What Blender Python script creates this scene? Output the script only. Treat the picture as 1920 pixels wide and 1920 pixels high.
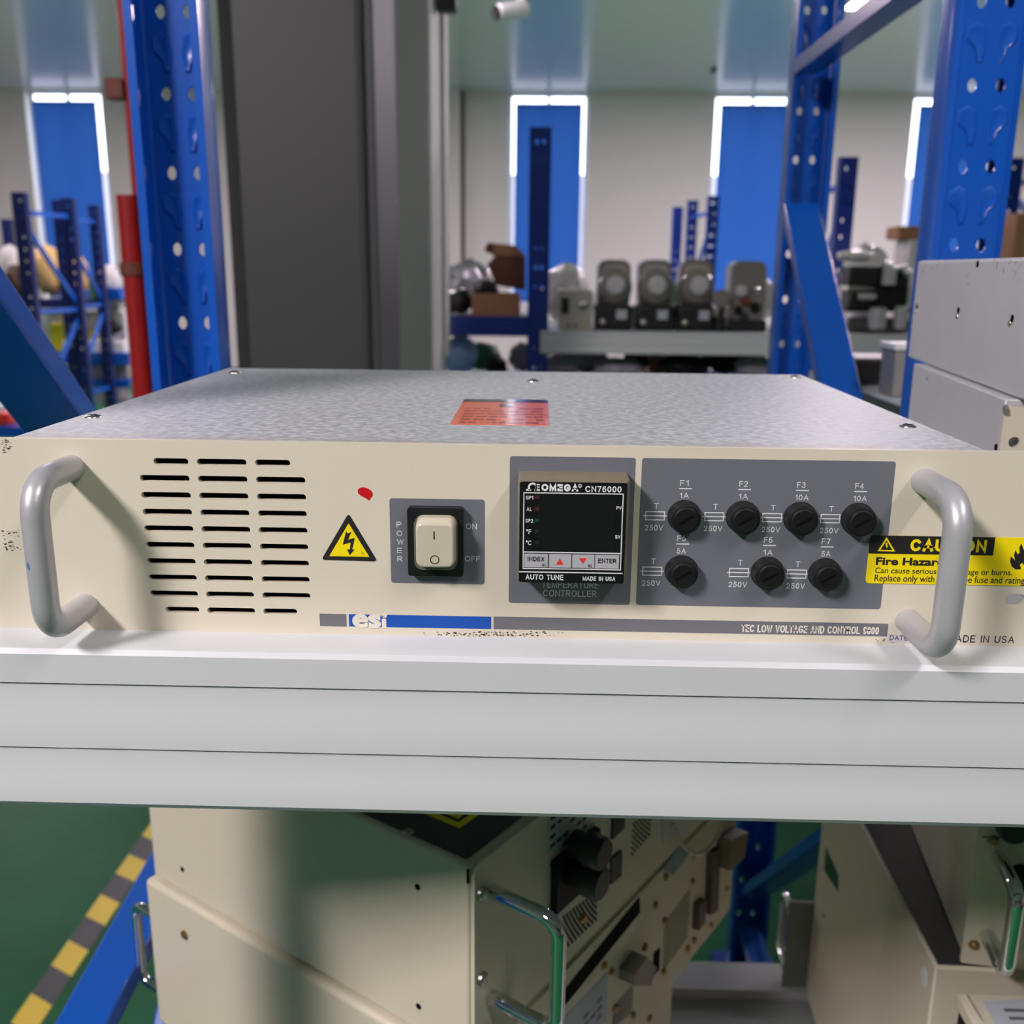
import bpy, bmesh, math, random
from mathutils import Vector, Matrix, noise
random.seed(7)
SC = bpy.context.scene
C = SC.collection
for o in list(bpy.data.objects): bpy.data.objects.remove(o)

# ------------------------------------------------------------------ camera, world, exposure
FPX, YAW, PITCH, ROLL = 1828.57, -0.0250850, 0.2452978, 0.0092858
CAM = Vector((0.0, -0.413901, 0.162082))
f0 = Vector((math.sin(YAW), math.cos(YAW), 0)); r0 = Vector((math.cos(YAW), -math.sin(YAW), 0)); u0 = Vector((0, 0, 1))
FW = f0*math.cos(PITCH) - u0*math.sin(PITCH)
_u = u0*math.cos(PITCH) + f0*math.sin(PITCH)
RT = r0*math.cos(ROLL) + _u*math.sin(ROLL)
UP = _u*math.cos(ROLL) - r0*math.sin(ROLL)
cd = bpy.data.cameras.new('camera'); cam = bpy.data.objects.new('camera', cd); C.objects.link(cam)
cam.matrix_world = Matrix(((RT.x, UP.x, -FW.x, CAM.x), (RT.y, UP.y, -FW.y, CAM.y), (RT.z, UP.z, -FW.z, CAM.z), (0, 0, 0, 1)))
cd.sensor_fit = 'HORIZONTAL'; cd.sensor_width = 36.0; cd.lens = FPX/1920*36.0
cd.clip_start = 0.02; cd.clip_end = 200
cd.dof.use_dof = True; cd.dof.focus_distance = 0.44; cd.dof.aperture_fstop = 11.5
SC.camera = cam

w = bpy.data.worlds.new('world'); SC.world = w; w.use_nodes = True
bg = w.node_tree.nodes['Background']; bg.inputs[0].default_value = (0.86, 0.93, 1.0, 1); bg.inputs[1].default_value = 5.0

vs = SC.view_settings
vs.view_transform = 'Standard'; vs.look = 'None'; vs.gamma = 1.0; vs.use_curve_mapping = False
vs.exposure = 0.0
LAMP = 112.0            # radiance of the ceiling lamps

FLOOR, CEIL = -1.2, 2.36
WX0, WX1, WY0, WY1 = -9.0, 9.0, -7.0, 13.0

# ------------------------------------------------------------------ pixel of the photograph -> point on a real plane
def ray(px, py): return FW + RT*((px-960)/FPX) - UP*((py-960)/FPX)
def at(px, py, val, axis=1):
    d = ray(px, py); t = (val-CAM[axis])/d[axis]; return CAM + d*t
def hit(px, py, P0, n):
    d = ray(px, py); t = (P0-CAM).dot(n)/d.dot(n); return CAM + d*t

# ------------------------------------------------------------------ materials
def lin(c):
    o = []
    for v in c:
        v /= 255.0
        o.append(v/12.92 if v <= .04045 else ((v+.055)/1.055)**2.4)
    return (*o, 1)
def new_mat(name):
    m = bpy.data.materials.new(name); m.use_nodes = True
    return m, m.node_tree, m.node_tree.nodes['Principled BSDF']
def mat(name, rgb, rough=.5, metal=0.0, spec=.5, var=0.0, vscale=30, bump=0.0, bscale=200, coat=0.0, aniso=0.0, stretch=(1, 1, 1)):
    m, nt, b = new_mat(name)
    col = lin(rgb); b.inputs['Base Color'].default_value = col
    b.inputs['Roughness'].default_value = rough; b.inputs['Metallic'].default_value = metal
    b.inputs['Specular IOR Level'].default_value = spec
    b.inputs['Coat Weight'].default_value = coat; b.inputs['Coat Roughness'].default_value = .12
    if var or bump:
        tc = nt.nodes.new('ShaderNodeTexCoord'); mp = nt.nodes.new('ShaderNodeMapping')
        mp.inputs['Scale'].default_value = stretch
        nt.links.new(tc.outputs['Object'], mp.inputs['Vector'])
    if var:
        n = nt.nodes.new('ShaderNodeTexNoise'); n.inputs['Scale'].default_value = vscale; n.inputs['Detail'].default_value = 5
        nt.links.new(mp.outputs[0], n.inputs['Vector'])
        mx = nt.nodes.new('ShaderNodeMixRGB'); mx.blend_type = 'MIX'
        mx.inputs[1].default_value = (*[c*(1-var) for c in col[:3]], 1); mx.inputs[2].default_value = (*[min(1, c*(1+var)) for c in col[:3]], 1)
        nt.links.new(n.outputs['Fac'], mx.inputs[0]); nt.links.new(mx.outputs[0], b.inputs['Base Color'])
    if bump:
        n2 = nt.nodes.new('ShaderNodeTexNoise'); n2.inputs['Scale'].default_value = bscale; n2.inputs['Detail'].default_value = 3
        nt.links.new(mp.outputs[0], n2.inputs['Vector'])
        bp = nt.nodes.new('ShaderNodeBump'); bp.inputs['Strength'].default_value = bump; bp.inputs['Distance'].default_value = .002
        nt.links.new(n2.outputs['Fac'], bp.inputs['Height']); nt.links.new(bp.outputs[0], b.inputs['Normal'])
    return m
def emit(name, rgb, s):
    m, nt, b = new_mat(name)
    b.inputs['Base Color'].default_value = lin(rgb); b.inputs['Emission Color'].default_value = lin(rgb); b.inputs['Emission Strength'].default_value = s
    return m

M = {}
M['cream'] = mat('cream_paint', (214, 207, 187), .45, var=.035, vscale=14, bump=.05, bscale=900)
M['cream_b'] = mat('beige_paint', (206, 198, 176), .42, var=.03, vscale=10, bump=.05, bscale=700)
M['galv'] = mat('galvanised_steel', (190, 194, 197), .40, metal=.45, var=.07, vscale=60, bump=.25, bscale=120, stretch=(1, 5, 1))
def galv_mat():
    m, nt, b = new_mat('galvanised_cover')
    tc = nt.nodes.new('ShaderNodeTexCoord'); L = nt.links.new
    def nz(scale, detail, sc=(1, 1, 1)):
        mp = nt.nodes.new('ShaderNodeMapping'); mp.inputs['Scale'].default_value = sc; L(tc.outputs['Object'], mp.inputs['Vector'])
        n = nt.nodes.new('ShaderNodeTexNoise'); n.inputs['Scale'].default_value = scale; n.inputs['Detail'].default_value = detail; L(mp.outputs[0], n.inputs['Vector']); return n
    def ramp(src, p0, c0, p1, c1):
        r = nt.nodes.new('ShaderNodeValToRGB'); r.color_ramp.elements[0].position = p0; r.color_ramp.elements[0].color = c0
        r.color_ramp.elements[1].position = p1; r.color_ramp.elements[1].color = c1; L(src, r.inputs[0]); return r
    g = ramp(nz(230, 2, (1, 1, 1)).outputs['Fac'], .34, lin((176, 180, 184)), .66, lin((216, 219, 221)))
    sep = nt.nodes.new('ShaderNodeSeparateXYZ'); L(tc.outputs['Object'], sep.inputs[0])
    mr = nt.nodes.new('ShaderNodeMapRange'); mr.inputs['From Min'].default_value = .026; mr.inputs['From Max'].default_value = .004; L(sep.outputs['Y'], mr.inputs['Value'])
    d1 = ramp(nz(38, 5, (1, 3, 1)).outputs['Fac'], .3, (0, 0, 0, 1), .75, (1, 1, 1, 1))
    mu = nt.nodes.new('ShaderNodeMath'); mu.operation = 'MULTIPLY'; L(mr.outputs[0], mu.inputs[0]); L(d1.outputs[0], mu.inputs[1])
    mx = nt.nodes.new('ShaderNodeMixRGB'); L(mu.outputs[0], mx.inputs[0]); L(g.outputs[0], mx.inputs[1]); mx.inputs[2].default_value = lin((176, 158, 140)); L(mx.outputs[0], b.inputs['Base Color'])
    rr_ = ramp(nz(230, 2).outputs['Fac'], .3, (.42, .42, .42, 1), .7, (.58, .58, .58, 1)); L(rr_.outputs[0], b.inputs['Roughness'])
    b.inputs['Metallic'].default_value = .3
    return m
M['galv'] = galv_mat()
M['galv_b'] = mat('dull_aluminium', (200, 200, 203), .45, metal=.25, var=.05, vscale=25, bump=.08, bscale=150)
M['alu'] = mat('brushed_aluminium', (188, 188, 191), .36, metal=.35, var=.05, vscale=60, bump=.06, bscale=500)
M['chrome'] = mat('chrome', (225, 225, 225), .07, metal=1.0)
M['steel'] = mat('screw_steel', (185, 180, 170), .3, metal=1.0)
M['brass'] = mat('yellow_zinc', (176, 142, 96), .35, metal=.9)
M['dark'] = mat('dark_interior', (10, 10, 11), .8, spec=.1)
M['black'] = mat('black_plastic', (20, 20, 21), .42)
M['black_s'] = mat('black_soft', (14, 14, 15), .6, spec=.3)
M['plate'] = mat('grey_print', (106, 110, 118), .5, var=.03, vscale=40)
M['plate2'] = mat('grey_bar_print', (108, 110, 114), .5)
M['ink_w'] = mat('white_ink', (228, 230, 230), .5)
M['ink_c'] = mat('cream_ink', (222, 218, 204), .5)
M['ink_k'] = mat('black_ink', (28, 26, 26), .55)
M['ink_g'] = mat('faint_grey_ink', (92, 92, 100), .6)
M['blue_ink'] = mat('blue_print', (8, 78, 172), .45)
M['yellow'] = mat('yellow_sticker', (244, 222, 12), .4)
M['red'] = mat('red_paint_dot', (196, 16, 30), .35)
M['red_ink'] = mat('red_ink', (228, 52, 30), .5)
M['orange'] = mat('orange_sticker', (250, 118, 82), .2, coat=.6)
M['sticker_k'] = mat('sticker_dark_print', (78, 58, 64), .14, coat=.6)
M['sticker_t'] = mat('sticker_text_print', (160, 66, 54), .14, coat=.6)
M['lcd'] = mat('dark_display', (24, 24, 25), .12)
M['face_k'] = mat('controller_face', (12, 12, 14), .38)
M['btn'] = mat('button_grey', (176, 176, 182), .5)
M['bezel_dust'] = mat('dusty_bezel', (118, 110, 94), .6, var=.25, vscale=120)
M['rocker'] = mat('ivory_rocker', (196, 190, 168), .22, var=.02, vscale=60)
def clear_plastic():
    m, nt, b = new_mat('clear_cover')
    b.inputs['Base Color'].default_value = (.95, .93, .86, 1); b.inputs['Roughness'].default_value = .08
    b.inputs['Transmission Weight'].default_value = .8; b.inputs['IOR'].default_value = 1.3; b.inputs['Alpha'].default_value = .55
    return m
M['clear'] = clear_plastic()
M['beam'] = mat('light_grey_powder_coat', (203, 206, 208), .38, var=.012, vscale=6, bump=.02, bscale=400)
M['deck'] = mat('grey_deck_steel', (186, 190, 193), .4, var=.02, vscale=8)
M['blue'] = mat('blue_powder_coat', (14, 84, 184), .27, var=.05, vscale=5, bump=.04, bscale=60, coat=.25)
M['blue_backlit'] = mat('backlit_rack_blue', (20, 34, 92), .35, var=.08, vscale=6)  # rack blue darkened so the far left racks look backlit
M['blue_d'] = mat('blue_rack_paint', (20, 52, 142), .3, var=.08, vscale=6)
M['pipe_red'] = mat('red_pipe_paint', (166, 18, 22), .4, var=.06, vscale=8)
M['rust'] = mat('rusty_coupling', (120, 58, 46), .6, var=.2, vscale=30)
M['col_dark'] = mat('dark_grey_column_paint', (66, 66, 68), .5, var=.05, vscale=3)
M['col_edge'] = mat('dark_edge_grey', (56, 56, 57), .45)
M['white'] = mat('white_wall_paint', (236, 231, 229), .6, var=.012, vscale=2)
M['wall'] = mat('warm_white_wall', (226, 221, 218), .65, var=.015, vscale=1.2)
M['ceil'] = mat('glossy_white_ceiling', (240, 240, 242), .22, spec=.5, bump=.2, bscale=1.6)
M['trim_brown'] = mat('brown_conduit', (120, 98, 78), .6)
M['white_p'] = mat('white_plastic', (222, 222, 220), .4)
M['card'] = mat('cardboard', (166, 122, 90), .8, var=.06, vscale=20)
M['card_in'] = mat('cardboard_inside', (104, 68, 52), .85, var=.06, vscale=20)
M['bag_w'] = mat('clear_white_bag', (214, 212, 210), .3, var=.1, vscale=20, bump=.6, bscale=40)
M['bag_b'] = mat('blue_bag', (140, 176, 220), .3, var=.15, vscale=20, bump=.6, bscale=40)
M['bag_g'] = mat('green_cloth', (70, 128, 92), .6, var=.15, vscale=20, bump=.5, bscale=40)
M['bag_grey'] = mat('grey_bag', (158, 154, 168), .5, var=.15, vscale=20, bump=.5, bscale=40)
M['foil'] = mat('antistatic_foil', (190, 190, 194), .25, metal=.6, var=.2, vscale=40, bump=.9, bscale=60)
M['straw'] = mat('tan_canvas', (206, 172, 112), .7, var=.12, vscale=15, bump=.5, bscale=30)
M['yellow_p'] = mat('yellow_plastic', (226, 214, 40), .4)
M['smoke'] = mat('smoky_polycarbonate', (126, 122, 115), .2, var=.08, vscale=15, coat=.3)
M['dial'] = mat('dial_glass', (192, 190, 193), .12, coat=.5, var=.05, vscale=20)
M['tape_y'] = mat('yellow_tape', (214, 184, 44), .5, var=.06, vscale=10)
M['tape_k'] = mat('black_tape', (48, 50, 52), .5, var=.08, vscale=10)
M['label_p'] = mat('grey_paper_label', (176, 182, 190), .6, var=.04, vscale=50)
M['green_g'] = mat('dark_green_label', (40, 74, 56), .4)
M['lid_dark'] = mat('dark_steel_lid', (84, 84, 82), .35, metal=.7, var=.1, vscale=40)
def floor_mat():
    m, nt, b = new_mat('green_epoxy_floor')
    tc = nt.nodes.new('ShaderNodeTexCoord')
    n = nt.nodes.new('ShaderNodeTexNoise'); n.inputs['Scale'].default_value = 2.2; n.inputs['Detail'].default_value = 7; n.inputs['Roughness'].default_value = .65
    cr = nt.nodes.new('ShaderNodeValToRGB')
    cr.color_ramp.elements[0].position = .35; cr.color_ramp.elements[0].color = lin((22, 80, 48))
    cr.color_ramp.elements[1].position = .75; cr.color_ramp.elements[1].color = lin((36, 98, 64))
    nt.links.new(tc.outputs['Object'], n.inputs['Vector']); nt.links.new(n.outputs['Fac'], cr.inputs[0]); nt.links.new(cr.outputs[0], b.inputs['Base Color'])
    b.inputs['Roughness'].default_value = .5; b.inputs['Specular IOR Level'].default_value = .1
    return m
M['floor'] = floor_mat()
def blind_mat():
    m, nt, b = new_mat('blue_blind_fabric')
    nt.nodes.remove(b); out = nt.nodes['Material Output']
    d = nt.nodes.new('ShaderNodeBsdfDiffuse'); d.inputs[0].default_value = lin((56, 112, 196))
    t = nt.nodes.new('ShaderNodeBsdfTranslucent'); t.inputs[0].default_value = (.24, .44, .80, 1)
    mx = nt.nodes.new('ShaderNodeMixShader'); mx.inputs[0].default_value = .425
    nt.links.new(d.outputs[0], mx.inputs[1]); nt.links.new(t.outputs[0], mx.inputs[2]); nt.links.new(mx.outputs[0], out.inputs[0])
    return m
M['blind'] = blind_mat()
def glass_mat():
    m, nt, b = new_mat('window_glass'); nt.nodes.remove(b); out = nt.nodes['Material Output']
    t = nt.nodes.new('ShaderNodeBsdfTransparent'); g = nt.nodes.new('ShaderNodeBsdfGlossy'); g.inputs['Roughness'].default_value = .03
    mx = nt.nodes.new('ShaderNodeMixShader'); mx.inputs[0].default_value = .06
    nt.links.new(t.outputs[0], mx.inputs[1]); nt.links.new(g.outputs[0], mx.inputs[2]); nt.links.new(mx.outputs[0], out.inputs[0])
    return m
M['glass'] = glass_mat()
LAMP_RGB = (255, 234, 247)
KEY_RGB = (255, 243, 247)
M['lamp'] = emit('lamp_diffuser', LAMP_RGB, LAMP)

# ------------------------------------------------------------------ mesh helpers
class MB:
    def __init__(s): s.bm = bmesh.new()
    def quadbox(s, P):          # 8 corners: bottom 4 (ccw), top 4
        v = [s.bm.verts.new(p) for p in P]
        for f in ((3, 2, 1, 0), (4, 5, 6, 7), (0, 1, 5, 4), (1, 2, 6, 5), (2, 3, 7, 6), (3, 0, 4, 7)): s.bm.faces.new([v[i] for i in f])
        return s
    def box(s, a, b):
        x0, y0, z0 = a; x1, y1, z1 = b
        return s.quadbox([(x0, y0, z0), (x1, y0, z0), (x1, y1, z0), (x0, y1, z0), (x0, y0, z1), (x1, y0, z1), (x1, y1, z1), (x0, y1, z1)])
    def bar(s, p, q, wd, ht, side=Vector((1, 0, 0))):    # box along p->q, wd along side, ht along the third axis
        p = Vector(p); q = Vector(q); d = (q-p).normalized(); sd = (side - d*side.dot(d)).normalized(); up = d.cross(sd).normalized()
        P = []
        for c in (p, q):
            P.append([c - sd*wd/2 - up*ht/2, c + sd*wd/2 - up*ht/2, c + sd*wd/2 + up*ht/2, c - sd*wd/2 + up*ht/2])
        return s.quadbox([*P[0], *P[1]])
    def ring_sweep(s, rings, cap=True, closed=False):
        R = [[s.bm.verts.new(p) for p in r] for r in rings]; n = len(R[0])
        m = len(R) if closed else len(R)-1
        for i in range(m):
            A, B = R[i], R[(i+1) % len(R)]
            for j in range(n): s.bm.faces.new([A[j], A[(j+1) % n], B[(j+1) % n], B[j]])
        if cap and not closed:
            s.bm.faces.new(R[0][::-1]); s.bm.faces.new(R[-1])
        return s
    def tube(s, pts, r, seg=14, ry=None):
        pts = [Vector(p) for p in pts]; rings = []; prev = None
        for i, p in enumerate(pts):
            d = (pts[min(i+1, len(pts)-1)] - pts[max(i-1, 0)]).normalized()
            if prev is None:
                a = Vector((0, 0, 1)) if abs(d.z) < .9 else Vector((1, 0, 0))
                n1 = d.cross(a).normalized()
            else: n1 = (prev - d*prev.dot(d)).normalized()
            prev = n1; n2 = d.cross(n1)
            rr = r[i] if isinstance(r, (list, tuple)) else r
            rings.append([p + n1*math.cos(2*math.pi*k/seg)*rr + n2*math.sin(2*math.pi*k/seg)*(rr if ry is None else ry) for k in range(seg)])
        return s.ring_sweep(rings)
    def cyl(s, p, q, r, seg=20, r2=None): return s.tube([p, q], [r, r if r2 is None else r2], seg)
    def lathe(s, prof, origin, axis, seg=28):     # prof: (radius, height) along axis
        o = Vector(origin); ax = Vector(axis).normalized(); a = Vector((0, 0, 1)) if abs(ax.z) < .9 else Vector((1, 0, 0))
        n1 = ax.cross(a).normalized(); n2 = ax.cross(n1)
        return s.ring_sweep([[o + ax*h + (n1*math.cos(2*math.pi*k/seg) + n2*math.sin(2*math.pi*k/seg))*max(r, 1e-5) for k in range(seg)] for r, h in prof])
    def prism(s, poly, fr, d0, d1):               # polygon in uv of a frame, extruded along its normal from d0 to d1
        O, U, V, N = fr
        return s.ring_sweep([[O + U*u + V*v + N*d for u, v in poly] for d in (d0, d1)])
    def ball(s, c, rx, ry=None, rz=None, sub=2, amp=0.0, seed=0, freq=3.0):
        ry = rx if ry is None else ry; rz = rx if rz is None else rz
        g = bmesh.ops.create_icosphere(s.bm, subdivisions=sub, radius=1.0)
        for v in g['verts']:
            p = v.co.copy()
            k = 1 + (amp*noise.noise(p*freq + Vector((seed*7.1, seed*3.3, seed))) + .5*amp*noise.noise(p*freq*2.3 + Vector((seed, 0, 5))) if amp else 0)
            v.co = Vector((c[0]+p.x*k*rx, c[1]+p.y*k*ry, c[2]+p.z*k*rz))
        return s
    def add_mesh(s, me, fn):
        off = len(s.bm.verts); vs_ = [s.bm.verts.new(fn(v.co)) for v in me.vertices]
        for p in me.polygons:
            try: s.bm.faces.new([vs_[i] for i in p.vertices])
            except ValueError: pass
        return s
    def build(s, name, m, parent=None, bevel=0.0, seg=2, smooth=True, loc=None, angle=.6):
        bmesh.ops.recalc_face_normals(s.bm, faces=s.bm.faces)
        me = bpy.data.meshes.new(name); s.bm.to_mesh(me); s.bm.free()
        o = bpy.data.objects.new(name, me); C.objects.link(o)
        me.materials.append(M[m] if isinstance(m, str) else m)
        if smooth:
            me.polygons.foreach_set('use_smooth', [True]*len(me.polygons))
            me.set_sharp_from_angle(angle=angle)
        if bevel:
            b = o.modifiers.new('bevel', 'BEVEL'); b.width = bevel; b.segments = seg; b.limit_method = 'ANGLE'; b.angle_limit = .7
        if parent is not None: o.parent = parent
        if loc is not None: o.location = loc
        return o

def tag(o, label, cat, group=None, kind=None):
    o['label'] = label; o['category'] = cat
    if group: o['group'] = group
    if kind: o['kind'] = kind
    return o
def thing(name, label, cat, loc=(0, 0, 0), rotz=0.0, group=None):
    o = bpy.data.objects.new(name, None); C.objects.link(o); o.location = loc; o.rotation_euler = (0, 0, rotz); o.empty_display_size = .05
    return tag(o, label, cat, group)
def struct(o): o['kind'] = 'structure'; return o
def dup(root, loc, rotz, label, group=None):
    r = root.copy(); C.objects.link(r); r.location = loc; r.rotation_euler = (0, 0, rotz); r['label'] = label
    if group: r['group'] = group
    for ch in list(root.children):
        c = ch.copy(); C.objects.link(c); c.parent = r
        for g in ch.children:
            d = g.copy(); C.objects.link(d); d.parent = c
    return r
X_, Y_, Z_ = Vector((1, 0, 0)), Vector((0, 1, 0)), Vector((0, 0, 1))
PANEL = (Vector((0, 0, 0)), X_, Z_, -Y_)

def sheet_mesh(loops, depth):        # 2D outline with holes -> solid sheet of that thickness (uses Blender's curve fill)
    cu = bpy.data.curves.new('outline', 'CURVE'); cu.dimensions = '2D'; cu.fill_mode = 'BOTH'; cu.extrude = depth/2
    for lp in loops:
        sp = cu.splines.new('POLY'); sp.points.add(len(lp)-1); sp.use_cyclic_u = True
        for i, (u, v) in enumerate(lp): sp.points[i].co = (u, v, 0, 1)
    ob = bpy.data.objects.new('outline', cu); me = bpy.data.meshes.new_from_object(ob)
    bpy.data.objects.remove(ob); bpy.data.curves.remove(cu)
    return me
def add_sheet(mb, loops, fr, d0, d1):
    O, U, V, N = fr; me = sheet_mesh(loops, d1-d0); mid = (d0+d1)/2
    mb.add_mesh(me, lambda c: O + U*c.x + V*c.y + N*(c.z+mid)); bpy.data.meshes.remove(me); return mb
def add_text(mb, txt, box, fr, d, bold=0.0, shear=0.0, spacing=1.0):   # letters fitted into box (u0, v0, u1, v1)
    if shear == 0 and all(c in GLY for c in txt) and txt != 'h': return add_caps(mb, txt, box, fr, d, .135 + bold*2.0)
    cu = bpy.data.curves.new('letters', 'FONT'); cu.body = txt; cu.offset = bold; cu.shear = shear; cu.space_character = spacing; cu.resolution_u = 4
    ob = bpy.data.objects.new('letters', cu); me = bpy.data.meshes.new_from_object(ob)
    bpy.data.objects.remove(ob); bpy.data.curves.remove(cu)
    if not me.vertices: return mb
    xs = [v.co.x for v in me.vertices]; ys = [v.co.y for v in me.vertices]
    x0, x1, y0, y1 = min(xs), max(xs), min(ys), max(ys); u0_, v0_, u1_, v1_ = box; O, U, V, N = fr
    sx = (u1_-u0_)/max(1e-6, x1-x0); sy = (v1_-v0_)/max(1e-6, y1-y0)
    mb.add_mesh(me, lambda c: O + U*(u0_+(c.x-x0)*sx) + V*(v0_+(c.y-y0)*sy) + N*d); bpy.data.meshes.remove(me); return mb
def _arc(cx, cy, rx, ry, a0, a1, n=14):
    return [(cx+rx*math.cos(math.radians(a0+(a1-a0)*k/n)), cy+ry*math.sin(math.radians(a0+(a1-a0)*k/n))) for k in range(n+1)]
_S = _arc(.5, .745, .44, .255, 25, 262) + _arc(.5, .255, .48, .255, 82, -155)
GLY = {  # width, strokes in a unit cell: plain grotesque capitals and figures
 'A': (.72, [[(0, 0), (.5, 1), (1, 0)], [(.17, .34), (.83, .34)]]), 'C': (.74, [_arc(.52, .5, .52, .5, 42, 318, 20)]),
 'D': (.70, [[(0, 0), (0, 1), (.45, 1)] + _arc(.45, .5, .55, .5, 90, -90) + [(.45, 0), (0, 0)]]), 'E': (.58, [[(1, 1), (0, 1), (0, 0), (1, 0)], [(0, .53), (.92, .53)]]),
 'F': (.54, [[(1, 1), (0, 1), (0, 0)], [(0, .5), (.88, .5)]]), 'G': (.80, [_arc(.5, .5, .5, .5, 42, 350, 20) + [(1, .46), (.56, .46)]]),
 'H': (.66, [[(0, 0), (0, 1)], [(1, 0), (1, 1)], [(0, .52), (1, .52)]]), 'I': (.02, [[(.5, 0), (.5, 1)]]), 'L': (.52, [[(0, 1), (0, 0), (1, 0)]]),
 'M': (.80, [[(0, 0), (0, 1), (.5, .08), (1, 1), (1, 0)]]), 'N': (.68, [[(0, 0), (0, 1), (1, 0), (1, 1)]]), 'O': (.82, [_arc(.5, .5, .5, .5, 0, 360, 24)]),
 'P': (.60, [[(0, 0), (0, 1), (.6, 1)] + _arc(.6, .74, .4, .26, 90, -90) + [(.6, .48), (0, .48)]]),
 'R': (.66, [[(0, 0), (0, 1), (.6, 1)] + _arc(.6, .74, .36, .26, 90, -90) + [(.6, .48), (0, .48)], [(.52, .48), (1, 0)]]), 'S': (.62, [_S]),
 'T': (.62, [[(0, 1), (1, 1)], [(.5, 1), (.5, 0)]]), 'U': (.66, [[(0, 1), (0, .34)] + _arc(.5, .34, .5, .34, 180, 360) + [(1, 1)]]), 'V': (.70, [[(0, 1), (.5, 0), (1, 1)]]),
 'W': (1.0, [[(0, 1), (.27, 0), (.5, .96), (.73, 0), (1, 1)]]), 'X': (.66, [[(0, 0), (1, 1)], [(0, 1), (1, 0)]]),
 '0': (.54, [_arc(.5, .5, .5, .5, 0, 360, 22)]), '1': (.26, [[(0, .76), (.95, 1), (.95, 0)]]), '2': (.54, [_arc(.5, .71, .47, .29, 170, -40) + [(.02, 0), (1, 0)]]),
 '3': (.54, [_arc(.48, .76, .42, .24, 160, -85) + _arc(.48, .27, .5, .27, 85, -160)]), '4': (.56, [[(.74, 0), (.74, 1), (0, .28), (1, .28)]]),
 '5': (.54, [[(.9, 1), (.18, 1), (.09, .5)] + _arc(.48, .33, .5, .33, 140, -158)]), '6': (.54, [_arc(.52, .48, .5, .52, 55, 185), _arc(.5, .31, .48, .31, 180, -180, 20)]),
 '7': (.52, [[(0, 1), (1, 1), (.36, 0)]]), '8': (.54, [_arc(.5, .755, .41, .245, 0, 360, 18), _arc(.5, .26, .49, .26, 0, 360, 18)]), '9': (.54, [_arc(.48, .52, .5, .52, 235, 365), _arc(.5, .69, .48, .31, 0, 360, 20)]),
 '°': (.26, [_arc(.5, .84, .5, .16, 0, 360, 12)]), ':': (.02, [[(.5, .02), (.5, .12)], [(.5, .6), (.5, .7)]]), ' ': (.26, [])}
def add_caps(mb, txt, box, fr, d, t=.13, gap=.20):
    """Monoline capitals: cap height = box height, skeleton stretched to the box width, t = stroke / cap height."""
    u0_, v0_, u1_, v1_ = box; h = v1_-v0_; th = t*h; O, U, V, N = fr
    nat = sum(GLY[c][0] for c in txt) + (gap+t)*(len(txt)-1)
    k = max(1e-6, (u1_-u0_-th))/max(nat, 1e-6) if nat > .05 else h
    x = u0_+th/2; H_ = h-th
    for c in txt:
        w_, strokes = GLY[c]
        for st in strokes:
            P = [Vector((x+p[0]*w_*k if w_ > .05 else x, v0_+th/2+p[1]*H_)) for p in st]
            closed = (P[0]-P[-1]).length < 1e-7 and len(P) > 3
            if closed: P = P[:-1]
            L, R = [], []; n = len(P)
            for i in range(n):
                a = P[i-1] if (i > 0 or closed) else None; b = P[(i+1) % n] if (i < n-1 or closed) else None
                d1 = (P[i]-a).normalized() if a is not None else (b-P[i]).normalized(); d2 = (b-P[i]).normalized() if b is not None else d1
                m_ = (d1+d2); m_ = m_.normalized() if m_.length > 1e-6 else d1
                nn = Vector((-m_.y, m_.x)); q = max(.45, nn.dot(Vector((-d1.y, d1.x))))
                e = Vector((0, 0))
                if not closed and (i == 0 or i == n-1): e = d1*(th/2 if i else -th/2)
                L.append(P[i]+e+nn*th/2/q); R.append(P[i]+e-nn*th/2/q)
            vl = [mb.bm.verts.new(O+U*p.x+V*p.y+N*d) for p in L]; vr = [mb.bm.verts.new(O+U*p.x+V*p.y+N*d) for p in R]
            for i in range(n if closed else n-1): mb.bm.faces.new([vr[i], vr[(i+1) % n], vl[(i+1) % n], vl[i]])
        x += (w_+gap+t)*k
    return mb
def rrect(u0_, v0_, u1_, v1_, r, n=5):
    P = []
    for cx, cy, a in ((u1_-r, v1_-r, 0), (u0_+r, v1_-r, 90), (u0_+r, v0_+r, 180), (u1_-r, v0_+r, 270)):
        for k in range(n+1):
            t = math.radians(a+90*k/n); P.append((cx+r*math.cos(t), cy+r*math.sin(t)))
    return P
def circ(cx, cy, r, n=20, ry=None): return [(cx+r*math.cos(2*math.pi*k/n), cy+(r if ry is None else ry)*math.sin(2*math.pi*k/n)) for k in range(n)]

# ------------------------------------------------------------------ room shell
struct(MB().box((WX0, WY0, FLOOR-.1), (WX1, WY1, FLOOR)).build('floor', 'floor'))
struct(MB().box((WX0, WY0, CEIL), (WX1, WY1, CEIL+.1)).build('ceiling', 'ceil'))
struct(MB().box((WX0-.15, WY0, FLOOR-.1), (WX0, WY1, CEIL+.1)).build('wall_left', 'wall'))
struct(MB().box((WX1, WY0, FLOOR-.1), (WX1+.15, WY1, CEIL+.1)).build('wall_right', 'wall'))
struct(MB().box((WX0-.15, WY0-.15, FLOOR-.1), (WX1+.15, WY0, CEIL+.1)).build('wall_front', mat('dim_grey_wall', (120, 118, 118), .7)))
WIN = [(-6.72, -5.72), (-0.42, 0.60), (2.21, 3.23), (4.73, 5.75)]
SILL, WTOP = -.30, CEIL-.015
mb = MB(); xs = [WX0-.15] + [v for a in WIN for v in a] + [WX1+.15]
for i in range(0, len(xs), 2): mb.box((xs[i], WY1, FLOOR-.1), (xs[i+1], WY1+.25, CEIL+.1))
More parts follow.
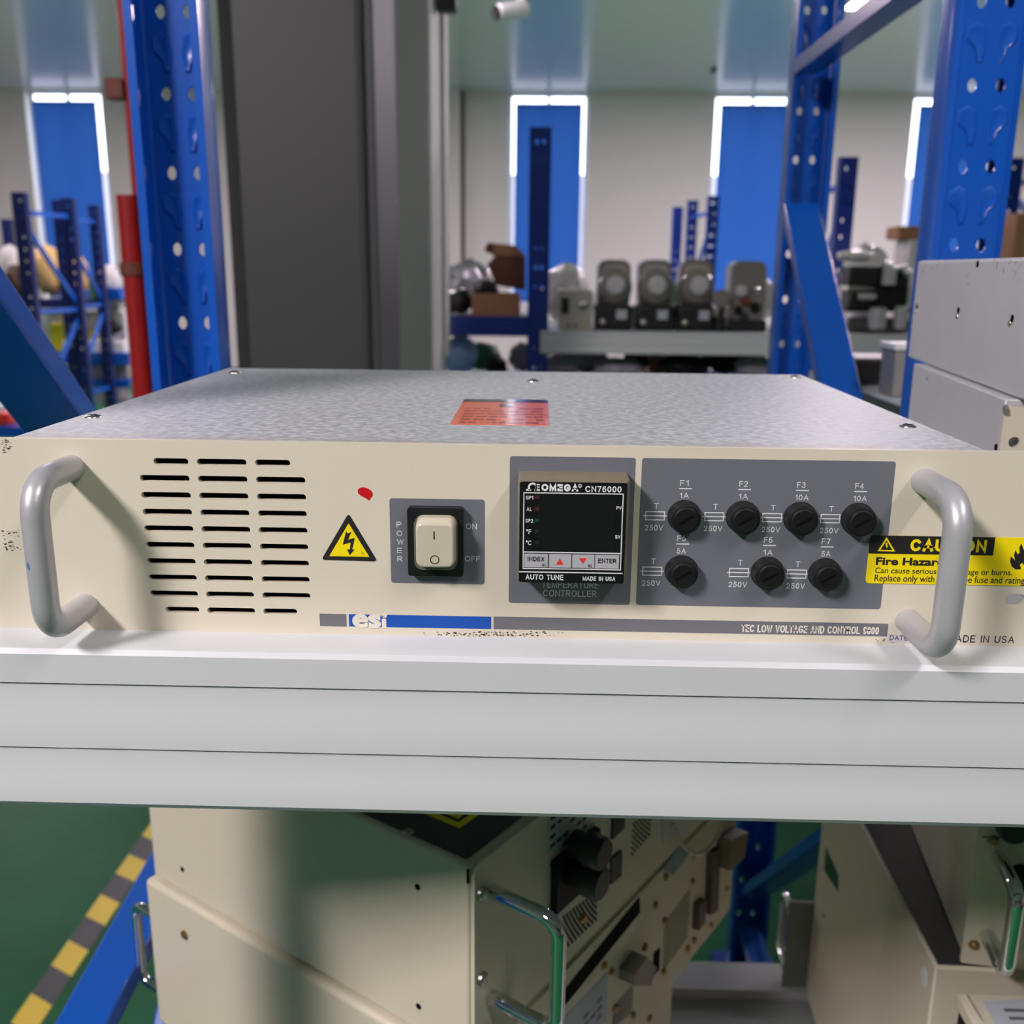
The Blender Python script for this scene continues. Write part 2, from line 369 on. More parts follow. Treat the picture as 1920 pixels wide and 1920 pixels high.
for a, b in WIN: mb.box((a, WY1, FLOOR-.1), (b, WY1+.25, SILL))
for a, b in WIN: mb.box((a, WY1, WTOP), (b, WY1+.25, CEIL+.1))
struct(mb.build('wall_back', 'wall', smooth=False))
blind_txt = ['blue roller blind on the window behind the far left racks', 'blue roller blind behind the tall blue post and cardboard box',
             'blue roller blind behind the machines with domed covers', 'blue roller blind partly hidden by the near right rack post']
for i, (a, b) in enumerate(WIN):
    mb = MB()
    for p, q in (((a, 0, SILL), (a+.035, 0, WTOP)), ((b-.035, 0, SILL), (b, 0, WTOP)), ((a, 0, SILL), (b, 0, SILL+.05)), ((a, 0, WTOP-.03), (b, 0, WTOP)), (((a+b)/2-.02, 0, SILL), ((a+b)/2+.02, 0, WTOP))):
        mb.box((p[0], WY1+.14, p[2]), (q[0], WY1+.19, q[2]))
    fr_ = struct(mb.build(f'window_{i+1}', 'white_p', smooth=False))
    MB().box((a+.03, WY1+.16, SILL+.04), (b-.03, WY1+.166, WTOP-.02)).build('pane', 'glass', fr_)
    bl = thing('roller_blind', blind_txt[i], 'blind', ((a+b)/2, WY1+.03, CEIL-.16), 0, 'blue roller blinds')
    hw = (b-a)/2-.078
    MB().box((-hw, -.002, SILL+.05-(CEIL-.16)), (hw, .002, 0)).build('blind_fabric', 'blind', bl)
    MB().box((-hw, -.012, SILL+.03-(CEIL-.16)), (hw, .012, SILL+.055-(CEIL-.16))).build('bottom_rail', 'blue_d', bl)
    MB().cyl((-hw, 0, .0), (hw, 0, .0), .018).build('roller_tube', 'blind', bl)
BLD = at(960, 327, 22.0).z   # pale building outside, seen through the lower slits
struct(MB().box((-14, 22, -6), (14, 23, BLD)).build('wall_outside', mat('outside_concrete', (150, 146, 160), .8, var=.06, vscale=1)))
struct(MB().box((-20, WY1+.3, -6.2), (20, 30, -6)).build('ground_outside', mat('outside_paving', (120, 120, 118), .9)))
# flat pilaster beside the left part of the back wall, and the brown conduit on it
pl = at(846, 300, WY1-.18).x; pr = at(862, 300, WY1-.18).x
struct(MB().box((pl-.5, WY1-.2, FLOOR), (pr, WY1, CEIL)).build('trim_1', 'wall'))
cx_ = at(868, 330, WY1-.03).x
tag(MB().tube([(cx_, WY1-.03, FLOOR+.5), (cx_, WY1-.03, at(868, 172, WY1-.03).z)], .03, 10).build('wall_conduit', 'trim_brown'), 'thin brown vertical conduit on the far wall left of the open cardboard box', 'conduit')

# ceiling lamps
def lamp(x, y, label, group='ceiling batten lamps', sx=.30, sy=1.2, power=1.0, rgb=None):
    t = thing('ceiling_lamp', label, 'lamp', (x, y, CEIL), 0, group)
    h = .03
    mb = MB().box((-sx/2-.015, -sy/2-.015, -.035), (sx/2+.015, sy/2+.015, 0)); mb.build('lamp_housing', 'white_p', t, bevel=.004)
    MB().box((-sx/2, -sy/2, -.045), (sx/2, sy/2, -.0352)).build('diffuser', M['lamp'] if power == 1 else emit('lamp_diffuser', rgb or LAMP_RGB, LAMP*power), t)
    return t
lamp(2.72, at(1620, 16, CEIL-.04, 2).y - .6, 'bright batten lamp on the ceiling above the right rack frame')
lamp(-2.15, -2.30, 'key ceiling lamp over the aisle on the left behind the viewer', sx=.5, sy=1.0, power=1.5, rgb=KEY_RGB)
lamp(1.5, -1.5, 'ceiling lamp over the aisle above and right of the viewer', power=.38, rgb=KEY_RGB)
lamp(-3.2, 5.8, 'ceiling lamp above the racks left of the grey column', power=.4)
lamp(4.2, 6.0, 'ceiling lamp above the far right racks', power=.9)
lamp(-5.6, 8.4, 'ceiling lamp above the far left racks', power=1.15)
lamp(4.4, 9.2, 'ceiling lamp near the far right window', power=1.15)
lamp(-1.2, 7.0, 'ceiling lamp above the blue far shelf, hidden by the square column', power=1.15)
lamp(6.2, 6.4, 'ceiling lamp over the far right corner')

# building columns
cx0, cx1 = at(440, 690, 2.0).x, at(714, 690, 2.0).x
t = thing('steel_column', 'dark grey painted steel column behind the left rack post', 'column', ((cx0+cx1)/2, 2.0, FLOOR))
hw = (cx1-cx0)/2; H = CEIL-FLOOR
MB().box((-hw+.035, 0, 0), (hw-.03, .36, H)).build('column_body', 'col_dark', t, bevel=.006)
MB().quadbox([(-hw, .03, 0), (-hw+.036, 0, 0), (-hw+.036, .36, 0), (-hw, .33, 0), (-hw, .03, H), (-hw+.036, 0, H), (-hw+.036, .36, H), (-hw, .33, H)]).build('edge_strip', 'col_edge', t)  # left chamfer in a darker grey, painting in the edge shadow
MB().box((hw-.03, .006, 0), (hw, .354, H)).tube([(hw-.032, -.002, 0), (hw-.032, -.002, H)], .008, 10).build('edge_strip', 'col_dark', t, bevel=.004)
wx1 = at(813, 690, 2.8).x
t = thing('square_column', 'white square column just right of the dark grey column', 'column', (wx1-.23, 2.8, FLOOR))
MB().box((-.23, 0, 0), (.23, .44, H)).build('column_shaft', 'white', t, bevel=.012)
MB().box((.231, .30, 1.05), (.245, .44, H-.62)).build('corner_guard', 'white', t)
tb = at(835, 8, 2.9)
t2 = thing('ceiling_bracket', 'small grey bracket at the top right of the white square column', 'bracket', (wx1+.0, 2.95, tb.z-.012))
MB().box((.005, -.03, 0), (.07, .03, .07)).build('bracket_body', 'col_edge', t2, bevel=.006); MB().box((.005, -.02, .07), (.03, .02, .16)).build('bracket_arm', 'col_edge', t2, bevel=.003)

# red fire pipes and white conduit at the left
py_ = 2.0
p0, p1 = at(213.5, 0, py_), at(283, 740, py_)
ux = p1.x-.009; lx = at(238, 365, py_).x
t = thing('fire_pipe', 'red fire riser with a rusty coupling left of the near rack post', 'pipe', (lx, py_, FLOOR))
zc, ztop = at(254, 505, py_).z-FLOOR, at(238, 366, py_).z-FLOOR
MB().cyl((0, 0, 0), (0, 0, ztop), .025, 24).build('lower_pipe', 'pipe_red', t)
MB().cyl((.017, .02, 0), (.012+(p0.x+.0105-p0.x)*.2, .02, H), .0105, 16).build('upper_pipe', 'pipe_red', t)
MB().lathe([(.026, 0), (.031, .004), (.031, .03), (.026, .034)], (0, 0, zc-.017), Z_).build('coupling', 'rust', t)
MB().box((-.03, -.006, 0), (.012, .03, .045)).build('pipe_bracket', 'rust', t, bevel=.003).location = (0, 0, at(212, 168, py_).z-FLOOR-.02)
t = tag(MB().cyl((lx-.035, py_+.08, FLOOR), (lx-.035, py_+.08, at(225, 410, py_).z), .016, 16).build('white_conduit', 'white_p'), 'slim white vertical conduit just left of the red fire riser', 'conduit')

# security camera on the ceiling
cp = at(962, 22, 7.6); t = thing('security_camera', 'white bullet security camera on the ceiling above the middle window', 'camera', (cp.x, 7.6, cp.z))
MB().tube([(-.11, -.06, -.02), (.1, .04, .03)], .06, 20).build('camera_body', 'white_p', t, bevel=.008)
MB().tube([(-.135, -.073, -.027), (-.112, -.061, -.0205)], .052, 20).build('lens', 'black', t)
MB().cyl((.06, .02, .03), (.06, .02, CEIL-cp.z), .022, 12).build('mount', 'white_p', t)
cp = at(1338, 128, CEIL, 2); t = tag(MB().cyl((cp.x, cp.y, CEIL-.05), (cp.x, cp.y, CEIL), .03, 12).build('sprinkler_head', 'col_edge'), 'tiny dark sprinkler head on the ceiling left of the right rack frame', 'sprinkler')

# floor tape
t = thing('floor_marking_tape', 'yellow and black striped marking tape on the green floor at lower left', 'tape', (0, 0, FLOOR))
def tape_side(Y): return -.985 + (1.58-Y)*.06, -.912 + (1.58-Y)*.02
mk, my = MB(), MB(); pitch = .153
for k in range(-4, 14):
    ya = 1.08 + k*pitch
    for (a_, b_, m_) in ((ya-.0, ya+.075, my), (ya+.075, ya+pitch, mk)):
        L0, R0 = -.955, -.900
        sk = .05
        m_.quadbox([(L0, a_, 0), (R0, a_-sk+.02, 0), (R0, b_-sk+.02, 0), (L0, b_, 0), (L0, a_, .0009), (R0, a_-sk+.02, .0009), (R0, b_-sk+.02, .0009), (L0, b_, .0009)])
mk.build('black_stripes', 'tape_k', t); my.build('yellow_stripes', 'tape_y', t)

# ------------------------------------------------------------------ near rack frames
POST_W, POST_D = .0695, .038
def post_mesh(mb, z0, z1, pitch=.075, face_y=0.0, sgn=1, zoff=0.0, detail=True):
    """Open omega post: perforated face in the plane y=face_y, channel opening towards +y*sgn."""
    W = POST_W/2; th = .002; loops = [[(-W+.006, z0), (W-.006, z0), (W-.006, z1), (-W+.006, z1)]]
    fr = (Vector((0, face_y, 0)), X_, Z_, Y_*sgn)
    n0 = int((z0-zoff)/pitch)+1; k = n0
    while zoff + k*pitch < z1-.02:
        zc = zoff+k*pitch
        for sx in (-1, 1): loops.append(circ(sx*.0136, zc, .0046, 12, .0067))
        k += 1
    add_sheet(mb, loops, fr, 0, th)
    if detail:
        k = n0
        while zoff + k*pitch + .05 < z1:
            zc = zoff+k*pitch+.0375
            for sx in (-1, 1):
                poly = [(.024, .014), (.016, .020), (.008, .016), (.0055, -.002), (.0075, -.019), (.012, -.019), (.0145, -.006), (.024, .004)]
                big = [(sx*u, zc+v*.92) for u, v in poly]
                cu_ = sum(u for u, v in big)/8; cv_ = sum(v for u, v in big)/8
                O, U, V, N = fr
                ring = lambda s, d: [O+U*(cu_+(u-cu_)*s)+V*(cv_+(v-cv_)*s)+N*d for u, v in big]
                mb.ring_sweep([ring(1.06, -.0002), ring(.9, -.0018), ring(.7, -.0013)]); mb.ring_sweep([ring(1.06, th+.0002), ring(.9, th+.0022), ring(.7, th+.0016)])
            k += 1
    # bent shoulders, side walls and return lips
    for sx in (-1, 1):
        prof = [(sx*(W-.006), 0), (sx*(W-.0015), .002), (sx*W, .007), (sx*W, POST_D), (sx*(W-.006), POST_D), (sx*(W-.006), POST_D-.003),
                (sx*(W-.0075), POST_D-.003), (sx*(W-.0075), POST_D+.002), (sx*(W+.001), POST_D+.002), (sx*(W+.002), .006), (sx*(W-.0005), .0), (sx*(W-.006), -.0015)]
        # closed thin profile
        mb.ring_sweep([[Vector((u, face_y+sgn*v, z)) for u, v in prof] for z in (z0, z1)])
    return mb
def upright_frame(name, label, X, yf, yr, z0, z1, horiz, diag, front_open, rear_open, group, zoff=0.0):
    """Two perforated posts joined by braces; yf/yr are the outer planes of the front and rear post."""
    t = thing(name, label, 'rack frame', (X, yf, z0), 0, group)
    D = yr-yf
    post_mesh(MB(), 0, z1-z0, face_y=0, sgn=1, zoff=zoff-z0).build('post', 'blue', t, smooth=True)
    post_mesh(MB(), 0, z1-z0, face_y=D, sgn=-1, zoff=zoff-z0).build('post', 'blue', t, smooth=True)
    for ys in (0, D):
        s = 1 if ys == 0 else -1
        MB().box((-.06, min(ys-.02*s, ys+.09*s), 0), (.06, max(ys-.02*s, ys+.09*s), .006)).build('foot_plate', 'blue_d', t, bevel=.001)
    for (a, b, xw, ht, xo) in horiz + diag:
        pa = Vector((xo, a[0]-yf, a[1]-z0)); pb_ = Vector((xo, b[0]-yf, b[1]-z0))
        mb = MB().bar(pa, pb_, xw, ht)
        d = (pb_-pa).normalized(); up = X_.cross(d)
        if up.z < 0: up = -up
        for s_ in (-1, 1) if xw < .045 else (): mb.bar(pa+X_*s_*xw*.22+up*ht*.5, pb_+X_*s_*xw*.22+up*ht*.5, xw*.16, .0024)
        mb.build('brace', 'blue', t, bevel=.0025)
    return t
XL, XR = -.362, .4330
_b0, _b1 = at(293, 1735, -.366, 0), at(200, 1920, -.366, 0)
_sl = (_b0.z-_b1.z)/(_b0.y-_b1.y); _zb = lambda Y: _b1.z + _sl*(Y-_b1.y) - .011
upright_frame('rack_upright', 'blue perforated rack upright frame left of the main unit', XL, -.03, .625, FLOOR, 2.05,
    [((-.0, _zb(0)), (.60, _zb(.6)), .046, .022, -.027)],
    [((.02, .334), (.58, -.195), .056, .019, -.008), ((.02, -.95), (.58, -.48), .046, .022, -.002), ((.02, 1.25), (.58, .62), .05, .02, 0), ((.02, 1.3), (.58, 1.85), .05, .02, 0)],
    False, True, 'near rack uprights', zoff=at(305, 175, .62).z)
upright_frame('rack_upright', 'blue perforated rack upright frame with braces behind the silver boxes at right', XR, .622, 1.30, FLOOR, 2.05,
    [((.66, .474), (1.26, .474), .036, .024, -.018), ((.66, -1.1), (1.26, -1.1), .04, .022, 0)],
    [((.80, -.158), (1.27, .262), .056, .022, -.008), ((.68, -.478), (1.27, -1.024), .05, .02, 0), ((.68, .56), (1.26, 1.2), .05, .02, 0)],
    True, True, 'near rack uprights', zoff=at(1875, 160, .622).z)

# ------------------------------------------------------------------ our rack: shelf levels
def stepped_beam(x0, x1, yfront, ztop, depth=.05, sgn=1, ht=.0775):
    """Box beam with two shallow grooves rolled into its face; sgn=1 faces -y."""
    g = .0009; n_ = .0024
    prof = [(.0055, 0), (.0018, -.0007), (0, -.0028), (0, -.0162), (n_, -.0165), (n_, -.0170), (g, -.0172), (g, -.0288), (0, -.0333), (0, -.0472), (n_, -.0475), (n_, -.0480), (g, -.0482), (g, -.0605), (0, -.0645), (0, -ht+.003), (.0025, -ht), (depth, -ht), (depth, 0)]
    return MB().ring_sweep([[Vector((x, yfront+sgn*u, ztop+v)) for u, v in prof] for x in (x0, x1)])
R1 = 1.62
stepped_beam(-.325, R1, -.0232, 0).build('shelf_beam', 'beam', angle=.25)
tag(bpy.data.objects['shelf_beam'], 'pale grey stepped shelf beam across the front under the main unit', 'shelf beam')
tag(stepped_beam(-.325, R1, .62, 0, sgn=-1).build('shelf_beam', 'beam', angle=.25), 'pale grey rear beam of the upper shelf behind the main unit', 'shelf beam')
def deck(x0, x1, y0, y1, ztop, label, m='deck'):
    mb = MB(); n = max(1, round((x1-x0)/.4)); wd = (x1-x0)/n
    for i in range(n):
        mb.box((x0+i*wd+.0006, y0, ztop-.002), (x0+(i+1)*wd-.0006, y1, ztop))
        for yy in (y0, y1-.002): mb.box((x0+i*wd+.0006, yy, ztop-.03), (x0+(i+1)*wd-.0006, yy+.002, ztop-.002))
    return tag(mb.build('shelf_deck', m, smooth=False), label, 'shelf deck')
deck(-.325, R1, .0285, .569, -.0005, 'grey sheet steel deck of the upper shelf under the main unit')
LOW = -.668
tag(stepped_beam(-.325, R1, -.0232, LOW).build('shelf_beam', 'beam', angle=.25), 'grey front beam of the lower shelf below the cream units', 'shelf beam')
tag(stepped_beam(-.325, R1, .615, LOW+.012, sgn=-1).build('shelf_beam', mat('shaded_grey_beam', (160, 163, 165), .45), angle=.25), 'grey rear beam of the lower shelf behind the cream units', 'shelf beam')  # beam grey toned down, under-shelf shade put into the colour
deck(-.325, R1, .0285, .563, LOW, 'shade-toned grey deck of the lower shelf between the two cream stacks', mat('shaded_grey_deck', (138, 141, 143), .5, var=.04, vscale=8))  # same deck steel, coloured darker for the shade beneath the upper shelf

# rack behind, standing back to back: its deck carries the steel block and black case
R2 = 2.2
tag(stepped_beam(XR+.045, R2, .6265, -.0, sgn=1).build('shelf_beam', 'beam', angle=.25), 'grey beam of the rack behind, right of the near right post', 'shelf beam')
tag(stepped_beam(XR+.045, R2, 1.295, -.0, sgn=-1).build('shelf_beam', 'beam', angle=.25), 'grey far beam of the rack behind the steel block', 'shelf beam')
deck(.4545, R2, .678, 1.243, -.0005, 'white-grey deck of the rack behind under the steel block')

# ------------------------------------------------------------------ main rack-mount unit
U = thing('power_supply_unit', 'cream two-unit rack power controller with fuse panel on the grey shelf', 'rack unit', (0, 0, 0))
PX0, PX1, PH = -.2603, .2223, .0881
def pt(x, y, Y=0.0): p = at(x, y, Y); return (p.x, p.z)
def pb(x0, y0, x1, y1, Y=0.0):
    ym, xm = (y0+y1)/2, (x0+x1)/2
    return (pt(x0, ym, Y)[0], pt(xm, y1, Y)[1], pt(x1, ym, Y)[0], pt(xm, y0, Y)[1])
# front panel with the vent slots cut through
loops = [rrect(PX0, 0, PX1, PH, .0015, 3)]
sl = .00142
rows = [.0788 - i*(.0788-.0103)/9 for i in range(10)]
def slot(a, b, z, r=sl): return rrect(a, z-r, b, z+r, r*.98, 5)
for i, z in enumerate(rows):
    short = i in (0, 9)
    loops.append(slot(-.1672 if short else -.1738, -.1518, z)); loops.append(slot(-.1481, -.1263, z)); loops.append(slot(-.1225, -.1071 if short else -.1008, z))
for xm in (PX1-.0102, PX0+.0102):
    for zz in (.0219,): loops.append(slot(xm-.0045, xm+.0045, zz, .003))
mb = add_sheet(MB(), loops, PANEL, -.003, 0)
mb.build('front_panel', 'cream', U, bevel=.0003, seg=1, smooth=False)
CX0, CX1, CD, CT = -.2337, .1956, .3205, .0868
mb = MB().box((CX0, .003, .0012), (CX0+.0012, CD, CT-.0012)); mb.box((CX1-.0012, .003, .0012), (CX1, CD, CT-.0012)); mb.box((CX0, CD-.0012, .0012), (CX1, CD, CT-.0012)); mb.box((CX0, .003, .0003), (CX1, CD, .0013))
mb.build('chassis', 'galv_b', U, smooth=False)
MB().box((CX0-.0004, .003, CT-.0012), (CX1+.0004, CD+.0006, CT)).build('top_cover', 'galv', U, bevel=.0009)
MB().box((-.182, .006, .002), (-.092, .012, .084)).build('vent_backing', 'dark', U)
for x, y, w_ in ((175, 782, 0), (1702, 800, 0), (440, 699, 0), (1492, 708, 0), (1000, 715, 0)):
    p = at(x, y, CT, 2)
    s = MB().lathe([(.0042, 0), (.0040, .0005), (.0028, .0011), (0, .0012)], (p.x, p.y, CT), Z_, 20).build('cover_screw', 'steel', U)
    MB().box((p.x-.0022, p.y-.0003, CT+.0010), (p.x+.0022, p.y+.0003, CT+.0014)).box((p.x-.0003, p.y-.0022, CT+.0010), (p.x+.0003, p.y+.0022, CT+.0014)).build('screw_recess', 'dark', s)
# handles
def u_handle(x, z0, z1, stand, r, m, parent, rb=.013, name='handle', nrm=-Y_, base=None, sidew=X_, seg=20):
    base = Vector((0, 0, 0)) if base is None else base
    P = []
    P.append(base + sidew*x + Z_*z1)
    P.append(base + sidew*x + Z_*z1 + nrm*(stand-rb)*.5)
    for k in range(9):
        a = math.pi/2*k/8; P.append(base + sidew*x + Z_*(z1 - rb + rb*math.cos(a)) + nrm*(stand-rb+rb*math.sin(a)))
    P.append(base + sidew*x + Z_*(z0+z1)/2 + nrm*stand)
    for k in range(9):
        a = math.pi/2*k/8; P.append(base + sidew*x + Z_*(z0 + rb - rb*math.sin(a)) + nrm*(stand-rb+rb*math.cos(a)))
    P.append(base + sidew*x + Z_*z0 + nrm*(stand-rb)*.5); P.append(base + sidew*x + Z_*z0)
    return MB().tube(P, r, seg).build(name, m, parent, angle=1.0)
u_handle(-.2033, .0117, .0757, .0352, .0056, 'alu', U)
u_handle(.1662, .0113, .0750, .0385, .0056, 'alu', U)

p = at(56, 1062, -.0398)
MB().ball((p.x, -.0395, p.z), .0011, .0012, .0026, sub=2, amp=.5, seed=4).build('ink_smear', mat('blue_pen_ink', (40, 110, 160), .5), U)
# printed plates and bars
def quad_plate(name, x0, y0, x1, y1, m, r=.0012, d0=.0, d1=.00012, parent=U):
    a, b = pt(x0, y0), pt(x1, y1)
    return add_sheet(MB(), [rrect(a[0], b[1], b[0], a[1], r, 4)], PANEL, d0, d1).build(name, m, parent, smooth=False)
ppl = quad_plate('switch_plate', 730, 934, 908.5, 1095.5, 'plate')
cpl = quad_plate('controller_plate', 956, 855, 1181, 1134, 'plate')
fpl = quad_plate('fuse_plate', 1204, 858.5, 1650.5, 1142, 'plate')
quad_plate('title_bar', 599, 1150.5, 650, 1174.5, 'plate2', .0002)
bar_b = quad_plate('logo_bar', 654, 1151.5, 921, 1179.3, 'blue_ink', .0002)
bar_t = quad_plate('title_bar', 925.5, 1156, 1663, 1193, 'plate2', .0002)
LD = .00022
mb = MB(); add_text(mb, 'es', pb(660.5, 1151.0, 714.5, 1177.5), PANEL, LD, bold=.045)
b = pb(716, 1160, 724.4, 1178); mb.prism([(b[0], b[1]), (b[2], b[1]), (b[2], b[3]), (b[0], b[3])], PANEL, .0001, LD)
c_ = pt(720.5, 1153.4); mb.prism(circ(c_[0], c_[1], .0013, 16), PANEL, .0001, LD)
c_ = pt(713, 1155.2); mb.prism([(c_[0]-.0016, c_[1]+.0008), (c_[0]+.0019, c_[1]-.0004), (c_[0]+.0019, c_[1]-.0001), (c_[0]-.001, c_[1]+.0011)], PANEL, .0001, LD)
mb.build('logo_lettering', 'ink_c', bar_b, smooth=False)
mb = MB(); add_text(mb, 'TEC LOW VOLTAGE AND CONTROL 9800', pb(1389.5, 1173, 1648, 1187), PANEL, LD, bold=.022); mb.build('title_lettering', 'ink_c', bar_t, smooth=False)

# warning triangle, red paint dot
def poly_px(pts, Y=0.0): return [pt(x, y, Y) for x, y in pts]
def round_poly(P, r, n=4):
    out = []; L = len(P)
    for i in range(L):
        a, b, c = Vector(P[i-1]), Vector(P[i]), Vector(P[(i+1) % L])
        d1 = (a-b).normalized(); d2 = (c-b).normalized(); s_, e_ = b+d1*r, b+d2*r
        for k in range(n+1):
            t_ = k/n; q = s_*(1-t_)**2 + b*2*t_*(1-t_) + e_*t_**2; out.append((q.x, q.y))
    return out
trg = add_sheet(MB(), [round_poly(poly_px([(653.5, 962), (708, 1052.5), (602.5, 1049.5)]), .0018)], PANEL, 0, .00015).build('warning_triangle', 'ink_k', U, smooth=False)
add_sheet(MB(), [poly_px([(653.8, 981), (692.5, 1044), (617.5, 1042.5)])], PANEL, .0001, .00025).build('yellow_field', 'yellow', trg, smooth=False)
c3 = lambda x, y: (580+x/5.0526, 880+y/5.0526)
bolt = [(350, 583), (362, 606), (400, 591), (366, 664), (431, 648), (408, 757), (427, 760), (385, 812), (359, 757), (384, 757), (392, 690), (318, 712)]
mb = add_sheet(MB(), [poly_px([c3(*q) for q in bolt])], PANEL, .0002, .00034)
add_text(mb, 'h', pb(*c3(493, 772), *c3(517, 806)), PANEL, .0003, shear=-.3); mb.build('lightning_bolt', 'ink_k', trg, smooth=False)
dot = [(458, 200), (466, 182), (490, 171), (525, 170), (560, 184), (590, 204), (601, 228), (596, 258), (575, 272), (567, 298), (553, 283), (530, 268), (490, 250), (463, 228)]
add_sheet(MB(), [round_poly(poly_px([c3(*q) for q in dot]), .0004, 2)], PANEL, 0, .0002).build('paint_dot', 'red', U, smooth=False)
# grime marks (dark rubbed specks with a shape of their own)
def specks(name, boxes, n, m, parent=U, rmax=.0006, fr=PANEL, seed=1):
    rnd = random.Random(seed); mb = MB()
    for (x0, y0, x1, y1), k in zip(boxes, n):
        for i in range(k):
            x = x0+(x1-x0)*(.5+rnd.gauss(0, .24)); y = y0+(y1-y0)*rnd.random(); p = pt(x, y)
            r = rmax*(.25+.75*rnd.random()**2); q = [(p[0]+r*1.5*math.cos(a)*(.6+.6*rnd.random()), p[1]+r*.7*math.sin(a)*(.6+.6*rnd.random())) for a in [j*math.pi/3 for j in range(6)]]
            mb.prism(q, fr, .0, .00008)
    o = mb.build(name, m, parent, smooth=False); return o
M['grime'] = mat('rubbed_grime', (66, 56, 46), .7)
specks('scuff_marks', [(815, 1184, 1040, 1193), (0, 995, 42, 1032), (2, 824, 24, 850), (1640, 1198, 1700, 1205)], [150, 55, 40, 18], 'grime', rmax=.00055)
# power switch
sw = thing('power_switch', '', 'x'); del sw['label'], sw['category']; sw.parent = U
a, b = pt(763, 952, -.0045), pt(868.5, 1081.5, -.0045)
add_sheet(MB(), [rrect(a[0], b[1], b[0], a[1], .0012, 4)], PANEL, 0, .0045).build('switch_bezel', 'black', sw, bevel=.0008)
a, b = pt(775.5, 968, -.0075), pt(857.5, 1069, -.0075)
add_sheet(MB(), [rrect(a[0], b[1], b[0], a[1], .0038, 6)], PANEL, .0042, .0078).build('clear_cover', 'clear', sw, bevel=.0012)
a, b = pt(779.5, 983, -.0125), pt(850.5, 1064, -.0125)
O_ = PANEL
mb = MB(); top = rrect(a[0], b[1], b[0], a[1], .003, 6); base_ = rrect(a[0]-.0006, b[1]-.001, b[0]+.0006, a[1]+.0024, .0032, 6)
mb.ring_sweep([[Vector((u, -.0046, v)) for u, v in base_], [Vector((u, -.0108, v)) for u, v in [(x*.5+y*.5, z*.5+w_*.5) for (x, z), (y, w_) in zip(base_, top)]], [Vector((u, -.0125, v)) for u, v in top]])
rk = mb.build('rocker', 'rocker', sw, bevel=.0006, seg=2)
s1 = pt(814, 1004, -.0126); s2 = pt(815, 1049.5, -.0126)
mb = MB().prism([(s1[0]-.00028, s1[1]-.0018), (s1[0]+.00028, s1[1]-.0018), (s1[0]+.00022, s1[1]+.0018), (s1[0]-.00034, s1[1]+.0018)], PANEL, .0125, .01262)
add_sheet(mb, [circ(s2[0], s2[1], .0020, 24), circ(s2[0], s2[1], .00165, 24)], PANEL, .0125, .01262); mb.build('rocker_marks', 'ink_k', rk, smooth=False)
mb = MB()
for ch, (x0, y0, x1, y1) in zip('POWER', ((826, 495, 872, 548), (828, 580, 881, 630), (830, 660, 896, 710), (832, 742, 878, 792), (834, 822, 882, 872))): add_text(mb, ch, pb(*c3(x0, y0), *c3(x1, y1)), PANEL, LD)
add_text(mb, 'ON', pb(*c3(1483, 512), *c3(1588, 567)), PANEL, LD); add_text(mb, 'OFF', pb(*c3(1475, 820), *c3(1616, 873)), PANEL, LD)
mb.build('switch_lettering', 'ink_w', ppl, smooth=False)

# temperature controller
tcn = thing('temperature_controller', '', 'x'); del tcn['label'], tcn['category']; tcn.parent = U
TY = -.0165
c4 = lambda x, y: (940+x/6.193, 840+y/6.193)
tx0, tx1, tz1, tz0 = pt(971, 1000, TY)[0], pt(1175.5, 1000, TY)[0], pt(1075, 901.5, TY)[1], pt(1072, 1095, TY)[1]
mb = MB(); w0 = rrect(tx0-.0003, tz0-.0002, tx1+.0008, tz1+.0006, .001, 3); w1 = rrect(tx0, tz0, tx1, tz1, .001, 3)
mb.ring_sweep([[Vector((u, 0, v)) for u, v in w0], [Vector((u, TY*.8, v)) for u, v in w0], [Vector((u, TY, v)) for u, v in rrect(tx0+.0012, tz0+.001, tx1-.0012, tz1-.001, .001, 3)]])
mb.build('bezel', 'bezel_dust', tcn)
tf = add_sheet(MB(), [rrect(tx0+.0006, tz0+.0006, tx1-.0006, tz1-.0006, .0008, 3)], PANEL, -TY-.0002, -TY+.0004).build('face_plate', 'face_k', tcn, smooth=False)
FT = -TY+.0005
def fp(x, y): p = at(*c4(x, y), -FT); return (p.x, p.z)
def fb(x0, y0, x1, y1):
    ym, xm = (y0+y1)/2, (x0+x1)/2
    return (fp(x0, ym)[0], fp(xm, y1)[1], fp(x1, ym)[0], fp(xm, y0)[1])
def rect_of(b): return [(b[0], b[1]), (b[2], b[1]), (b[2], b[3]), (b[0], b[3])]
add_sheet(MB(), [rect_of(fb(485, 552, 1325, 1190))], PANEL, FT-.0002, FT).build('display', 'lcd', tf, smooth=False)
FL = FT+.0001
mb = MB()
add_text(mb, 'OMEGA', fb(465, 418, 893, 502), PANEL, FL, bold=.062); add_text(mb, 'CN76000', fb(975, 442, 1396, 514), PANEL, FL, bold=.02)
add_sheet(mb, [circ(*fp(913, 440), .0008, 16), circ(*fp(913, 440), .0006, 16)], PANEL, FL-.0002, FL); add_text(mb, 'R', fb(906, 430, 922, 452), PANEL, FL)
